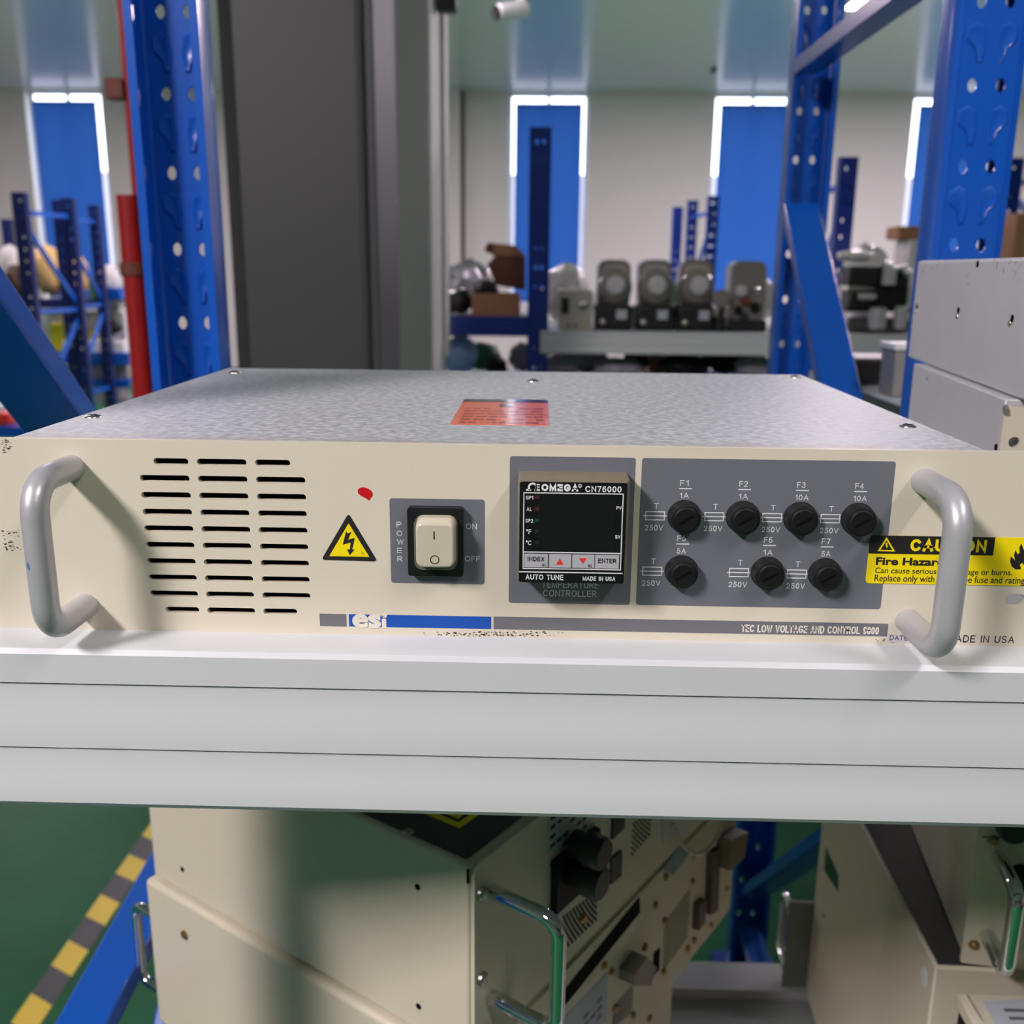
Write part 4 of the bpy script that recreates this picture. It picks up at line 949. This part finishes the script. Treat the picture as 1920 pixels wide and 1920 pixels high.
MB().tube([(.004, .004, zd+.0012), (.004, LD_-.01, zd+.0012)], .0022, 8).build('edge_flange', 'cream_b', tD)
q = [fd(1842, 1878), fd(1925, 1874), fd(1925, 1925), fd(1868, 1925)]
lb = add_sheet(MB(), [q], DT, 0, .0003).build('paper_label', 'label_p', tD, smooth=False)
mb = MB(); a, b = Vector(q[0]), Vector(q[1])
for k in range(4):
    p = a + Vector((.012, -.010-.008*k)); mb.prism([(p.x, p.y), (p.x+.05, p.y), (p.x+.05, p.y+.003), (p.x, p.y+.003)], DT, .0003, .0005)
mb.build('label_print', 'ink_g', lb, smooth=False)

# ------------------------------------------------------------------ things on the deck of the rack behind
def boxthing(name, label, cat, x0, x1, y0, y1, z0, h, m, group=None, bevel=.004):
    return tag(MB().box((-(x1-x0)/2, 0, 0), ((x1-x0)/2, y1-y0, h)).build(name, m, bevel=bevel, loc=((x0+x1)/2, y0, z0)), label, cat, group)
p = at(1672, 744, 0, 2); q = at(1672, 645, p.y)
w1, w2 = at(1657, 700, p.y).x, at(1676, 700, p.y).x
t = thing('steel_block', 'upright bare steel block with drilled side behind the main unit at right', 'block', (p.x, p.y, 0), math.radians(0))
MB().box((0, 0, 0), (.06, .055, q.z-.008)).build('block_body', mat('bare_steel', (150, 146, 142), .4, metal=.3, var=.05), t, bevel=.0015)
MB().box((-.004, -.003, q.z-.008), (.05, .058, q.z)).build('top_plate', 'white_p', t, bevel=.001)
for z_ in (.03, .055, .085): MB().cyl((.017, -.0006, z_), (.017, .002, z_), .0035, 12).build('drilled_hole', 'dark', t)
p = at(1600, 722, 0, 2); q = at(1652, 722, p.y); r_ = at(1620, 672, p.y)
boxthing('instrument_case', 'small black case on the grey deck between the brace and the steel block', 'case', p.x, q.x+.03, p.y, p.y+.1, 0, r_.z, 'black')

# ------------------------------------------------------------------ far rack with the domed machines (about 3.8 m away)
YF = 3.4
zt = at(1250, 622, YF).z; zb = at(1250, 664, YF).z
PXF = at(1010, 500, YF).x
def far_frame(X, yf, dep, ztop, label, name='rack_upright', m='blue_d', W=.078, group='far rack uprights', brace=True, holes=None, xr=None):
    """A slim upright frame: two posts, level braces and one diagonal; its face carries a column of holes."""
    t = thing(name, label, 'rack frame', (X, yf, FLOOR), 0, group); H = ztop-FLOOR
    x2 = X*dep/(yf+.41) if xr is None else xr-X
    for k, (xx, yy) in enumerate(((0, 0), (x2, dep))):
        mb = MB(); loops = [[(-W/2, 0), (W/2, 0), (W/2, H), (-W/2, H)]]
        z = H-.05
        while z > H-1.6:
            loops.append(circ(-W*.16, z, W*.09, 8, W*.12)); loops.append(circ(W*.16, z, W*.09, 8, W*.12)); z -= .075
        add_sheet(mb, loops, (Vector((xx, yy, 0)), X_, Z_, -Y_), -.002, 0)
        for s in (-1, 1): mb.box((xx+s*W/2-.0012, yy, 0), (xx+s*W/2+.0012, yy+.058, H)); mb.box((xx+s*(W/2-.008)-.008, yy+.056, 0), (xx+s*(W/2-.008)+.008, yy+.058, H))
        mb.build('post', m, t, smooth=False)
    if brace:
        for z in (H-.12, H-.75, H-1.4):
            if z > .1: MB().bar((0, .03, z), (x2, dep+.03, z), .03, .02, side=Z_).build('brace', 'blue', t)
        for (za, zb_) in ((H-.18, H-.72), (H-1.36, H-.80)):
            if min(za, zb_) > .1: MB().bar((0, .03, za), (x2, dep+.03, zb_), .03, .02, side=Z_).build('brace', 'blue', t)
    return t
ft = at(1012, 238, YF).z
far_frame(PXF, YF, .6, ft, 'tall blue post in front of the middle blue blind', brace=False)
xe = 2.62
far_frame(xe, YF, .6, ft, 'blue rack frame at the right end of the shelf of domed machines', group='far rack uprights')
def beamthing(label, x0, x1, yf, ztop, h, m, sgn=1):
    return tag(stepped_beam(x0, x1, yf, ztop, depth=.045, sgn=sgn, ht=h).build('shelf_beam', m, angle=.25), label, 'shelf beam')
bx0 = at(1013, 640, YF-.02).x
beamthing('grey far shelf beam under the row of domed machines', bx0, xe-.04, YF-.03, zt, zt-zb, 'beam')
beamthing('grey rear beam behind the row of domed machines', PXF+.04, xe-.04, YF+.63, zt, zt-zb, 'beam', -1)
deck(PXF+.042, xe-.042, YF+.018, YF+.585, zt-.0005, 'grey deck under the row of domed machines')
# connector plate on the post where the beam hooks in
# machines with domed covers
def domed_machine(px, label, kind=0):
    x = at(px, 600, YF+.1).x; zt_ = at(px, 487, YF+.15).z - zt
    t = thing('domed_machine', label, 'machine', (x, YF+.06, zt), 0, 'domed machines on the far shelf')
    h = zt_
    MB().box((-.072, .0, 0), (.072, .2, h*.36)).build('machine_base', 'black', t, bevel=.012, seg=3)
    MB().box((.008, -.003, h*.16), (.048, .0, h*.29)).build('name_label', 'label_p', t)
    add_sheet(MB(), [rrect(-.064, h*.30, .064, h, .036, 6)], (Vector((0, .16, 0)), X_, Z_, -Y_), 0, .10).build('back_cover', 'smoke', t, bevel=.014, seg=3)
    add_sheet(MB(), [rrect(-.050, h*.62, .050, h*.94, .026, 6)], (Vector((0, .06, 0)), X_, Z_, -Y_), 0, .004).build('cover_rim', mat('grey_rim', (158, 152, 142), .3, coat=.2), t, bevel=.003)
    MB().ball((.0, .045, h*.60), .070, .055, h*.27, sub=3).build('dome', 'smoke', t)
    MB().lathe([(.030, 0), (.036, .006), (.030, .014), (.0001, .018)], (.002, -.008, h*.64), -Y_, 24).build('lens', 'dial', t)
    MB().cyl((-.055, .02, h*.4), (.055, .02, h*.37), .012, 12).build('hinge', 'col_edge', t)
    MB().lathe([(.012, 0), (.012, .02), (.006, .024), (.0001, .024)], (-.045, .0, h*.12), -Y_, 14).build('knob', 'steel', t)
    return t
for px, lb in ((1150, 'first domed machine, right of the small grey control box'), (1226, 'second domed machine from the grey control box'), (1303, 'third domed machine, in front of the blue blind edge')):
    domed_machine(px, lb)
# the fourth one is a clear tank full of parts
x = at(1398, 600, YF+.1).x; hh = at(1398, 489, YF+.12).z - zt
t = thing('clear_tank', 'smoky clear tank with dark metal parts, last machine before the right rack frame', 'tank', (x, YF+.06, zt))
MB().box((-.075, 0, 0), (.075, .18, .045)).build('tank_base', 'black', t, bevel=.008)
add_sheet(MB(), [rrect(-.068, .03, .068, hh, .036, 6)], (Vector((0, .15, 0)), X_, Z_, -Y_), 0, .12).build('tank_shell', 'smoke', t, bevel=.012, seg=3)
for k, (dx, dz, r_, m_) in enumerate(((-.03, .15, .026, 'dial'), (.025, .16, .02, 'chrome'), (-.005, .115, .02, 'rust'), (.03, .09, .022, 'black_s'), (-.035, .08, .018, 'black_s'), (-.01, .055, .02, 'col_edge'))):
    MB().ball((dx, .024, dz), r_, sub=2, amp=.25, seed=k).build('inner_part', m_, t)
x = at(1352, 600, YF+.02).x
t = thing('small_gauge', 'small round pressure gauge between the third domed machine and the clear tank', 'gauge', (x, YF+.03, zt))
MB().cyl((0, .02, 0), (0, .02, .09), .022, 16).build('gauge_stem', 'black', t)
MB().lathe([(.034, 0), (.036, .02), (.03, .026), (.0001, .026)], (0, .03, .125), -Y_, 22).build('gauge_head', 'smoke', t)
for q in ((-.02, .07), (.02, .065)): MB().cyl((q[0], -.005, q[1]-.01), (q[0], -.005, q[1]+.02), .012, 12).build('fitting', 'steel', t)
# grey control box
a, b = at(1047, 612, YF+.02), at(1112, 545, YF+.02)
t = thing('control_box', 'small grey control box with a dial beside the tall blue post', 'control box', ((a.x+b.x)/2, YF+.02, zt)); hw = (b.x-a.x)/2; hh = b.z-zt
MB().box((-hw, 0, 0), (hw, .16, hh)).build('box_body', mat('control_box_grey', (176, 172, 164), .5), t, bevel=.004)
MB().box((-hw*.85, -.003, hh*.42), (-hw*.4, 0, hh*.82)).build('display', 'black', t)
MB().lathe([(.018, 0), (.018, .006), (.01, .010), (.0001, .010)], (hw*.45, 0, hh*.64), -Y_, 18).build('dial', 'steel', t)
for q in (-.4, 0.0): MB().cyl((hw*q, -.004, hh*.13), (hw*q, 0, hh*.13), .006, 10).build('button', 'black', t)
MB().box((hw*.5, -.003, hh*.12), (hw*.68, 0, hh*.34)).build('tag', mat('yellowish_tag', (190, 176, 120), .6), t)
def blob(name, label, cat, px, py, Y, rx, ry, rz, m, seed, group=None, amp=.3, zbase=None):
    c = at(px, py, Y); z = c.z if zbase is None else zbase+rz*1.12
    o = MB().ball((0, 0, 0), rx, ry, rz, sub=3, amp=amp, seed=seed).build(name, m, loc=(c.x, Y, z))
    return tag(o, label, cat, group)
blob('plastic_bag', 'crumpled white plastic bag behind the small grey control box', 'bag', 1060, 560, YF+.32, .095, .1, .12, 'bag_w', 2, amp=.2, zbase=zt)
blob('plastic_bag', 'small white plastic bag between the control box and first domed machine', 'bag', 1128, 600, YF+.40, .04, .05, .08, 'bag_w', 4, zbase=zt)
blob('foam_sheet', 'pale greenish foam piece behind the second and third domed machines', 'foam', 1262, 590, YF+.38, .13, .05, .085, mat('pale_green_foam', (150, 176, 162), .7, var=.1), 5, amp=.12, zbase=zt)
blob('plastic_bag', 'white plastic bag behind the clear tank at the right post', 'bag', 1405, 560, YF+.42, .12, .08, .10, 'bag_w', 9, amp=.15, zbase=zt)
# items further right on the same shelf, seen between the two right posts
def far_item(name, label, cat, x0, y0, x1, y1, m, Y=YF+.05, d=.14, bevel=.008, zb=None):
    a, b = at(x0, y1, Y), at(x1, y0, Y)
    if zb is not None: a.z = zb + .0005
    o = MB().box((-(b.x-a.x)/2, 0, 0), ((b.x-a.x)/2, d, b.z-a.z)).build(name, m, bevel=bevel, loc=((a.x+b.x)/2, Y, a.z))
    return tag(o, label, cat)
zsh = 622
t = thing('pump_assembly', 'black pump assembly with silver cylinders seen right of the diagonal blue brace', 'pump', (at(1650, 610, YF+.06).x, YF+.06, zt))
def rel(px, py): p = at(px, py, YF+.06); return p.x-t.location.x, p.z-zt
def rbox(n, x0, y0, x1, y1, m, d=.12, y=0.0, bev=.006):
    a, b = rel(x0, y1), rel(x1, y0); return MB().box((a[0], y, a[1]), (b[0], y+d, b[1])).build(n, m, t, bevel=bev)
rbox('pump_bed', 1590, 600, 1718, 620, 'col_dark', .2); rbox('motor_block', 1592, 548, 1640, 576, 'black'); rbox('motor_block', 1640, 536, 1705, 578, 'black_s'); rbox('frame_plate', 1588, 538, 1645, 546, 'steel', .16, .01)
rbox('upper_block', 1594, 500, 1712, 536, 'black', .12, .02); rbox('base_plate', 1588, 577, 1712, 584, 'black_s', .18); rbox('bracket', 1607, 550, 1640, 562, 'alu', .03, -.03)
for (x, y0, y1, r_) in ((1640, 576, 616, .034), (1682, 574, 616, .024), (1662, 500, 534, .026)):
    a, b = rel(x, y1), rel(x, y0); MB().lathe([(r_, 0), (r_, b[1]-a[1]-.006), (r_*.8, b[1]-a[1]), (.0001, b[1]-a[1])], (a[0], -.02, max(0, a[1])), Z_, 22).build('cylinder', 'alu', t)
for (x, y) in ((1662, 497), (1700, 512), (1690, 503)):
    a = rel(x, y); MB().ball((a[0], 0, a[1]), .02, sub=2).build('cap', 'chrome', t)
blob('plastic_bag', 'crumpled white plastic bag on top of the black pump assembly', 'bag', 1604, 480, YF+.12, .07, .05, .022, 'bag_w', 12, amp=.15)
blob('plastic_bag', 'large translucent bag behind the black pump assembly', 'bag', 1622, 540, YF+.45, .11, .08, .16, 'bag_w', 13, amp=.15, zbase=zt)
a, b = at(1683, 470, YF+.5), at(1735, 424, YF+.5)
far_item('cardboard_box', 'orange-brown cardboard box on a white bag at the left edge of the near right post', 'box', 1684, 424, 1760, 448, 'card', Y=YF+.40, d=.16)
far_item('white_carton', 'box-shaped white bag behind the pump assembly under the cardboard box', 'carton', 1690, 449, 1770, 612, 'bag_w', Y=YF+.38, d=.18)  # plain box standing in for a white bag, carries the cardboard box
far_item('cardboard_box', 'cardboard box seen at the right edge behind the near right post', 'box', 1880, 400, 1960, 618, 'card', Y=YF+.36, d=.2)

# blue shelf left of the tall post with the open cardboard box
blx0 = -.92
zl = at(900, 593, YF).z; zlb = at(900, 630, YF).z
tag(stepped_beam(blx0, PXF-.04, YF-.01, zl, depth=.045, ht=zl-zlb).build('shelf_beam', 'blue_d', angle=.25), 'dark blue far shelf beam under the open cardboard box', 'shelf beam')
deck(blx0, PXF-.042, YF+.036, YF+.58, zl-.0005, 'deck under the open cardboard box on the far blue shelf')
far_frame(blx0-.04, YF, .6, ft, 'blue rack frame left of the blue shelf, hidden by the columns', brace=False)
# open cardboard tray with lid flap standing up
a = at(884, 588, YF+.02)
t = thing('cardboard_box', 'open brown cardboard box with raised flaps on the dark blue far shelf', 'box', (a.x+.10, YF+.03, zl)); hb_ = at(884, 550, YF+.03).z - zl
MB().box((-.10, 0, 0), (.085, .004, hb_)).build('front_wall', 'card', t); MB().box((-.10, .2, 0), (.085, .204, hb_)).build('rear_wall', 'card', t)
MB().box((-.10, .004, 0), (-.096, .2, hb_)).build('side_wall', 'card', t); MB().box((.081, .004, 0), (.085, .2, hb_)).build('side_wall', 'card', t); MB().box((-.096, .004, 0), (.081, .2, .004)).build('bottom', 'card_in', t)
def rr(px, py, dy=.19): p = at(px, py, YF+.03+dy); return Vector((p.x-t.location.x, dy, p.z-zl))
def flap(name, pts, m, dy=.19, th=.006):
    P = [rr(x, y, dy) for x, y in pts]; MB().ring_sweep([P, [p+Vector((0, th, 0)) for p in P]]).build(name, m, t, smooth=False)
flap('flap', [(913, 496), (930, 478), (985, 480), (985, 545), (930, 535)], 'card_in', .16)
flap('flap', [(908, 468), (914, 455), (966, 460), (984, 478), (968, 486), (926, 480)], 'card', .19)
flap('flap', [(908, 468), (914, 455), (924, 456), (923, 474), (912, 474)], 'card_in', .18)
blob('black_part', 'black parts heaped inside the open cardboard box', 'part', 912, 545, YF+.13, .05, .05, .04, 'black_s', 20)
blob('black_part', 'black block low on the blue far shelf beside the white column', 'part', 858, 575, YF+.10, .055, .05, .05, 'black', 25, zbase=zl)
blob('foil_bag', 'crinkled foil bag on the heap left of the open cardboard box', 'bag', 856, 536, YF+.27, .06, .06, .09, 'foil', 21, zbase=zl)
blob('foil_bag', 'silvery foil bag at the back behind the open cardboard box', 'bag', 880, 520, YF+.43, .10, .06, .10, 'foil', 22, zbase=zl)
# lower level: bags and parts seen between the beam and the main unit
zlow = at(900, 705, YF).z
deck(-.9, xe-.042, YF+.075, YF+.58, zlow-.02, 'deck of the far lower shelf under the bags')
low = [('cloth_bag', 'pale blue bag under the blue far shelf beside the white column', 'bag', 862, 662, .07, .08, 'bag_b', 31),
       ('cloth_bag', 'green cloth under the blue far shelf next to the pale blue bag', 'bag', 902, 672, .085, .06, 'bag_g', 32),
       ('cloth_bag', 'dark bag in front of the green cloth below the blue shelf', 'bag', 930, 690, .045, .04, 'black_s', 33),
       ('cloth_bag', 'grey bag left of the tall blue post under the blue shelf', 'bag', 980, 685, .06, .06, 'bag_grey', 34),
       ('cloth_bag', 'grey bag right of the tall blue post under the grey beam', 'bag', 1045, 685, .09, .05, 'bag_grey', 35),
       ('cloth_bag', 'brownish grey bag under the grey beam below the control box', 'bag', 1098, 690, .1, .05, 'bag_grey', 36),
       ('cloth_bag', 'blue grey bag under the grey beam below the first domed machine', 'bag', 1160, 694, .1, .04, 'bag_grey', 37),
       ('black_part', 'black part with pale lower half under the second domed machine', 'part', 1192, 683, .055, .05, 'black_s', 38),
       ('black_part', 'dark lump under the third domed machine', 'part', 1280, 690, .1, .05, 'black_s', 39),
       ('black_part', 'black wedge under the clear tank', 'part', 1362, 688, .09, .055, 'black_s', 40),
       ('cloth_bag', 'dark grey bag beside the right rack post under the grey beam', 'bag', 1415, 690, .08, .05, 'bag_grey', 41)]
for nm, lb, ct, px, py, rx, rz, m, sd_ in low: blob(nm, lb, ct, px, py, YF+(.14 if sd_ % 2 else .33), rx, .055, rz, m, sd_, amp=.22, zbase=zlow-.02)
far_item('cardboard_box', 'small cardboard box under the grey beam below the second domed machine', 'box', 1216, 666, 1252, 705, 'card', Y=YF+.44, d=.12, zb=zlow-.02)
far_item('cardboard_box', 'small cardboard box with dark straps under the third domed machine', 'box', 1266, 666, 1312, 705, 'card', Y=YF+.44, d=.12, zb=zlow-.02)
far_item('blue_crate', 'dark blue crate edge under the third domed machine', 'crate', 1316, 664, 1332, 705, 'blue_d', Y=YF+.44, d=.12, zb=zlow-.02)

# ------------------------------------------------------------------ other far racks
a = at(1594, 294, 4.3)
far_frame(a.x, 4.3, .6, a.z, 'blue perforated post standing right of the diagonal brace', brace=True, xr=at(1540, 320, 4.9).x)
a = at(1908, 296, 5.2); far_frame(a.x, 5.2, .6, a.z, 'blue post at the right edge beyond the near right post', brace=True, xr=a.x+.9)
a = at(1339, 367, 7.0); b = at(1300, 378, 7.5)
far_frame(a.x, 7.0, .5, a.z, 'distant blue rack frame in front of the right blue blind edge', brace=True, xr=b.x)
a = at(1272, 388, 8.0); far_frame(a.x, 8.0, .6, a.z, 'distant thin blue post left of the right blue blind', brace=False)
# racks at the far left
zT = .60
a1, a2, a3, a4 = at(32, 361, 6.0), at(123, 372, 6.55), at(105, 373, 6.75), at(173, 386, 7.35)
far_frame(a1.x, 6.0, .55, zT, 'far left backlit blue rack frame with cross braces, nearest to the left edge', m='blue_backlit', W=.085, xr=a2.x)
far_frame(a3.x, 6.75, .6, zT, 'second far left backlit blue rack frame, beside the red pipe', m='blue_backlit', W=.07, xr=a4.x)
a = at(9, 411, 8.6); far_frame(a.x, 8.6, .6, a.z, 'distant backlit blue post at the left edge of the picture', brace=False, W=.08, m='blue_backlit')
def shelf_l(label, py, m, h=.09, Y=7.5, x0=60, x1=240, y2=.5):
    z = at(150, py, Y).z; A, B = at(x0, py, Y).x, at(x1, py, Y).x
    return tag(MB().box((A, Y, z-h), (B, Y+.03, z)).box((A, Y+.03, z-.02), (B, Y+y2, z)).build('shelf', m, smooth=False), label, 'shelf'), z
Yl = 7.45
s1_, zs1 = shelf_l('dark blue shelf carrying tan bundles at far left', 562, 'blue_backlit', h=.07, Y=Yl, x1=205)
s2_, zs2 = shelf_l('blue shelf edge below the yellow containers at far left', 662, 'blue', h=.09, Y=Yl)
s3_, zs3 = shelf_l('lowest visible blue shelf at far left near the red pipe', 712, 'blue', h=.06, Y=Yl)
MBW = lambda x0, y0, x1, y1, Y, d: (at(x0, y1, Y), at(x1, y0, Y), d)
far_item('white_carton', 'long white carton under the dark blue far left shelf', 'carton', 70, 586, 232, 660, 'white_p', Y=Yl+.31, d=.18, bevel=.002, zb=zs2)
blob('canvas_bundle', 'tan canvas bundle with pale blue strap on the far left shelf', 'bundle', 92, 515, Yl+.25, .125, .14, .2, 'straw', 51, amp=.14, zbase=zs1)
blob('canvas_bundle', 'tan rounded sack right of the canvas bundle on the far left shelf', 'bundle', 145, 510, Yl+.28, .09, .1, .17, 'straw', 52, amp=.1, zbase=zs1)
blob('canvas_bundle', 'dark brown bundle at the left end of the far left shelf', 'bundle', 33, 530, Yl+.13, .1, .09, .14, mat('dark_brown_cloth', (70, 54, 40), .8, var=.2), 53)
blob('plastic_bag', 'white wrapped bag above the dark brown bundle at far left', 'bag', 22, 486, Yl+.38, .1, .1, .2, 'bag_w', 54, amp=.15, zbase=zs1)
blob('plastic_bag', 'white bag right of the tan sacks at far left', 'bag', 206, 520, Yl+.36, .09, .09, .13, 'bag_w', 55, amp=.15, zbase=zs1)
far_item('green_bottle', 'small green container on the far left shelf beside the thin post', 'container', 168, 520, 182, 556, mat('olive_green_plastic', (70, 110, 60), .5), Y=Yl+.05, d=.05, zb=zs1)
far_item('blue_tray', 'blue tray right of the thin post at far left', 'tray', 186, 540, 224, 555, 'blue', Y=Yl+.06, d=.2, zb=zs1)
far_item('white_carton', 'bright small white carton on the long white carton just left of the red pipe', 'carton', 192, 568, 224, 584, 'white_p', Y=Yl+.33, d=.12)
far_item('yellow_container', 'bright yellow container on the middle far left shelf', 'container', 96, 606, 122, 652, 'yellow_p', Y=Yl+.18, d=.1, zb=zs2)
far_item('yellow_container', 'pale yellow container between the thin posts at far left', 'container', 152, 618, 176, 642, 'yellow_p', Y=Yl+.20, d=.1, zb=zs2)
blob('dark_part', 'dark blurred parts on the middle far left shelf near the red pipe', 'part', 205, 614, Yl+.22, .1, .06, .06, 'black_s', 57)
far_item('white_box', 'long white box on the middle far left shelf', 'box', 118, 640, 232, 656, 'white_p', Y=Yl+.04, d=.1, zb=zs2)
far_item('red_box', 'small bright red box on the blue shelf near the red pipe', 'box', 208, 648, 223, 662, 'red_ink', Y=Yl+.155, d=.05, zb=zs2)
blob('plastic_bag', 'pale pink plastic bag on the lowest far left shelf', 'bag', 212, 742, Yl+.3, .14, .12, .1, mat('pink_white_bag', (206, 192, 206), .35, var=.1, bump=.5, bscale=30), 58)
far_item('grey_carton', 'grey carton under the blue shelf edge at far left', 'box', 152, 680, 238, 708, mat('warm_grey_carton', (150, 144, 138), .7), Y=Yl+.1, d=.3, zb=zs3)
# shelf seen below the diagonal brace at the left edge
Yq = 4.2
z = at(10, 800, Yq).z
tag(MB().box((at(-60, 800, Yq).x, Yq, z-.05), (at(60, 800, Yq).x, Yq+.5, z)).build('shelf', 'blue', smooth=False), 'blue shelf below the diagonal brace at the left edge', 'shelf')
far_item('red_box', 'small red box on the blue shelf below the left diagonal brace', 'box', -10, 775, 14, 797, 'red_ink', Y=Yq+.05, d=.1, zb=z)
far_item('white_box', 'white box behind the red box below the left diagonal brace', 'box', -20, 762, 34, 797, 'white_p', Y=Yq+.2, d=.15, zb=z)
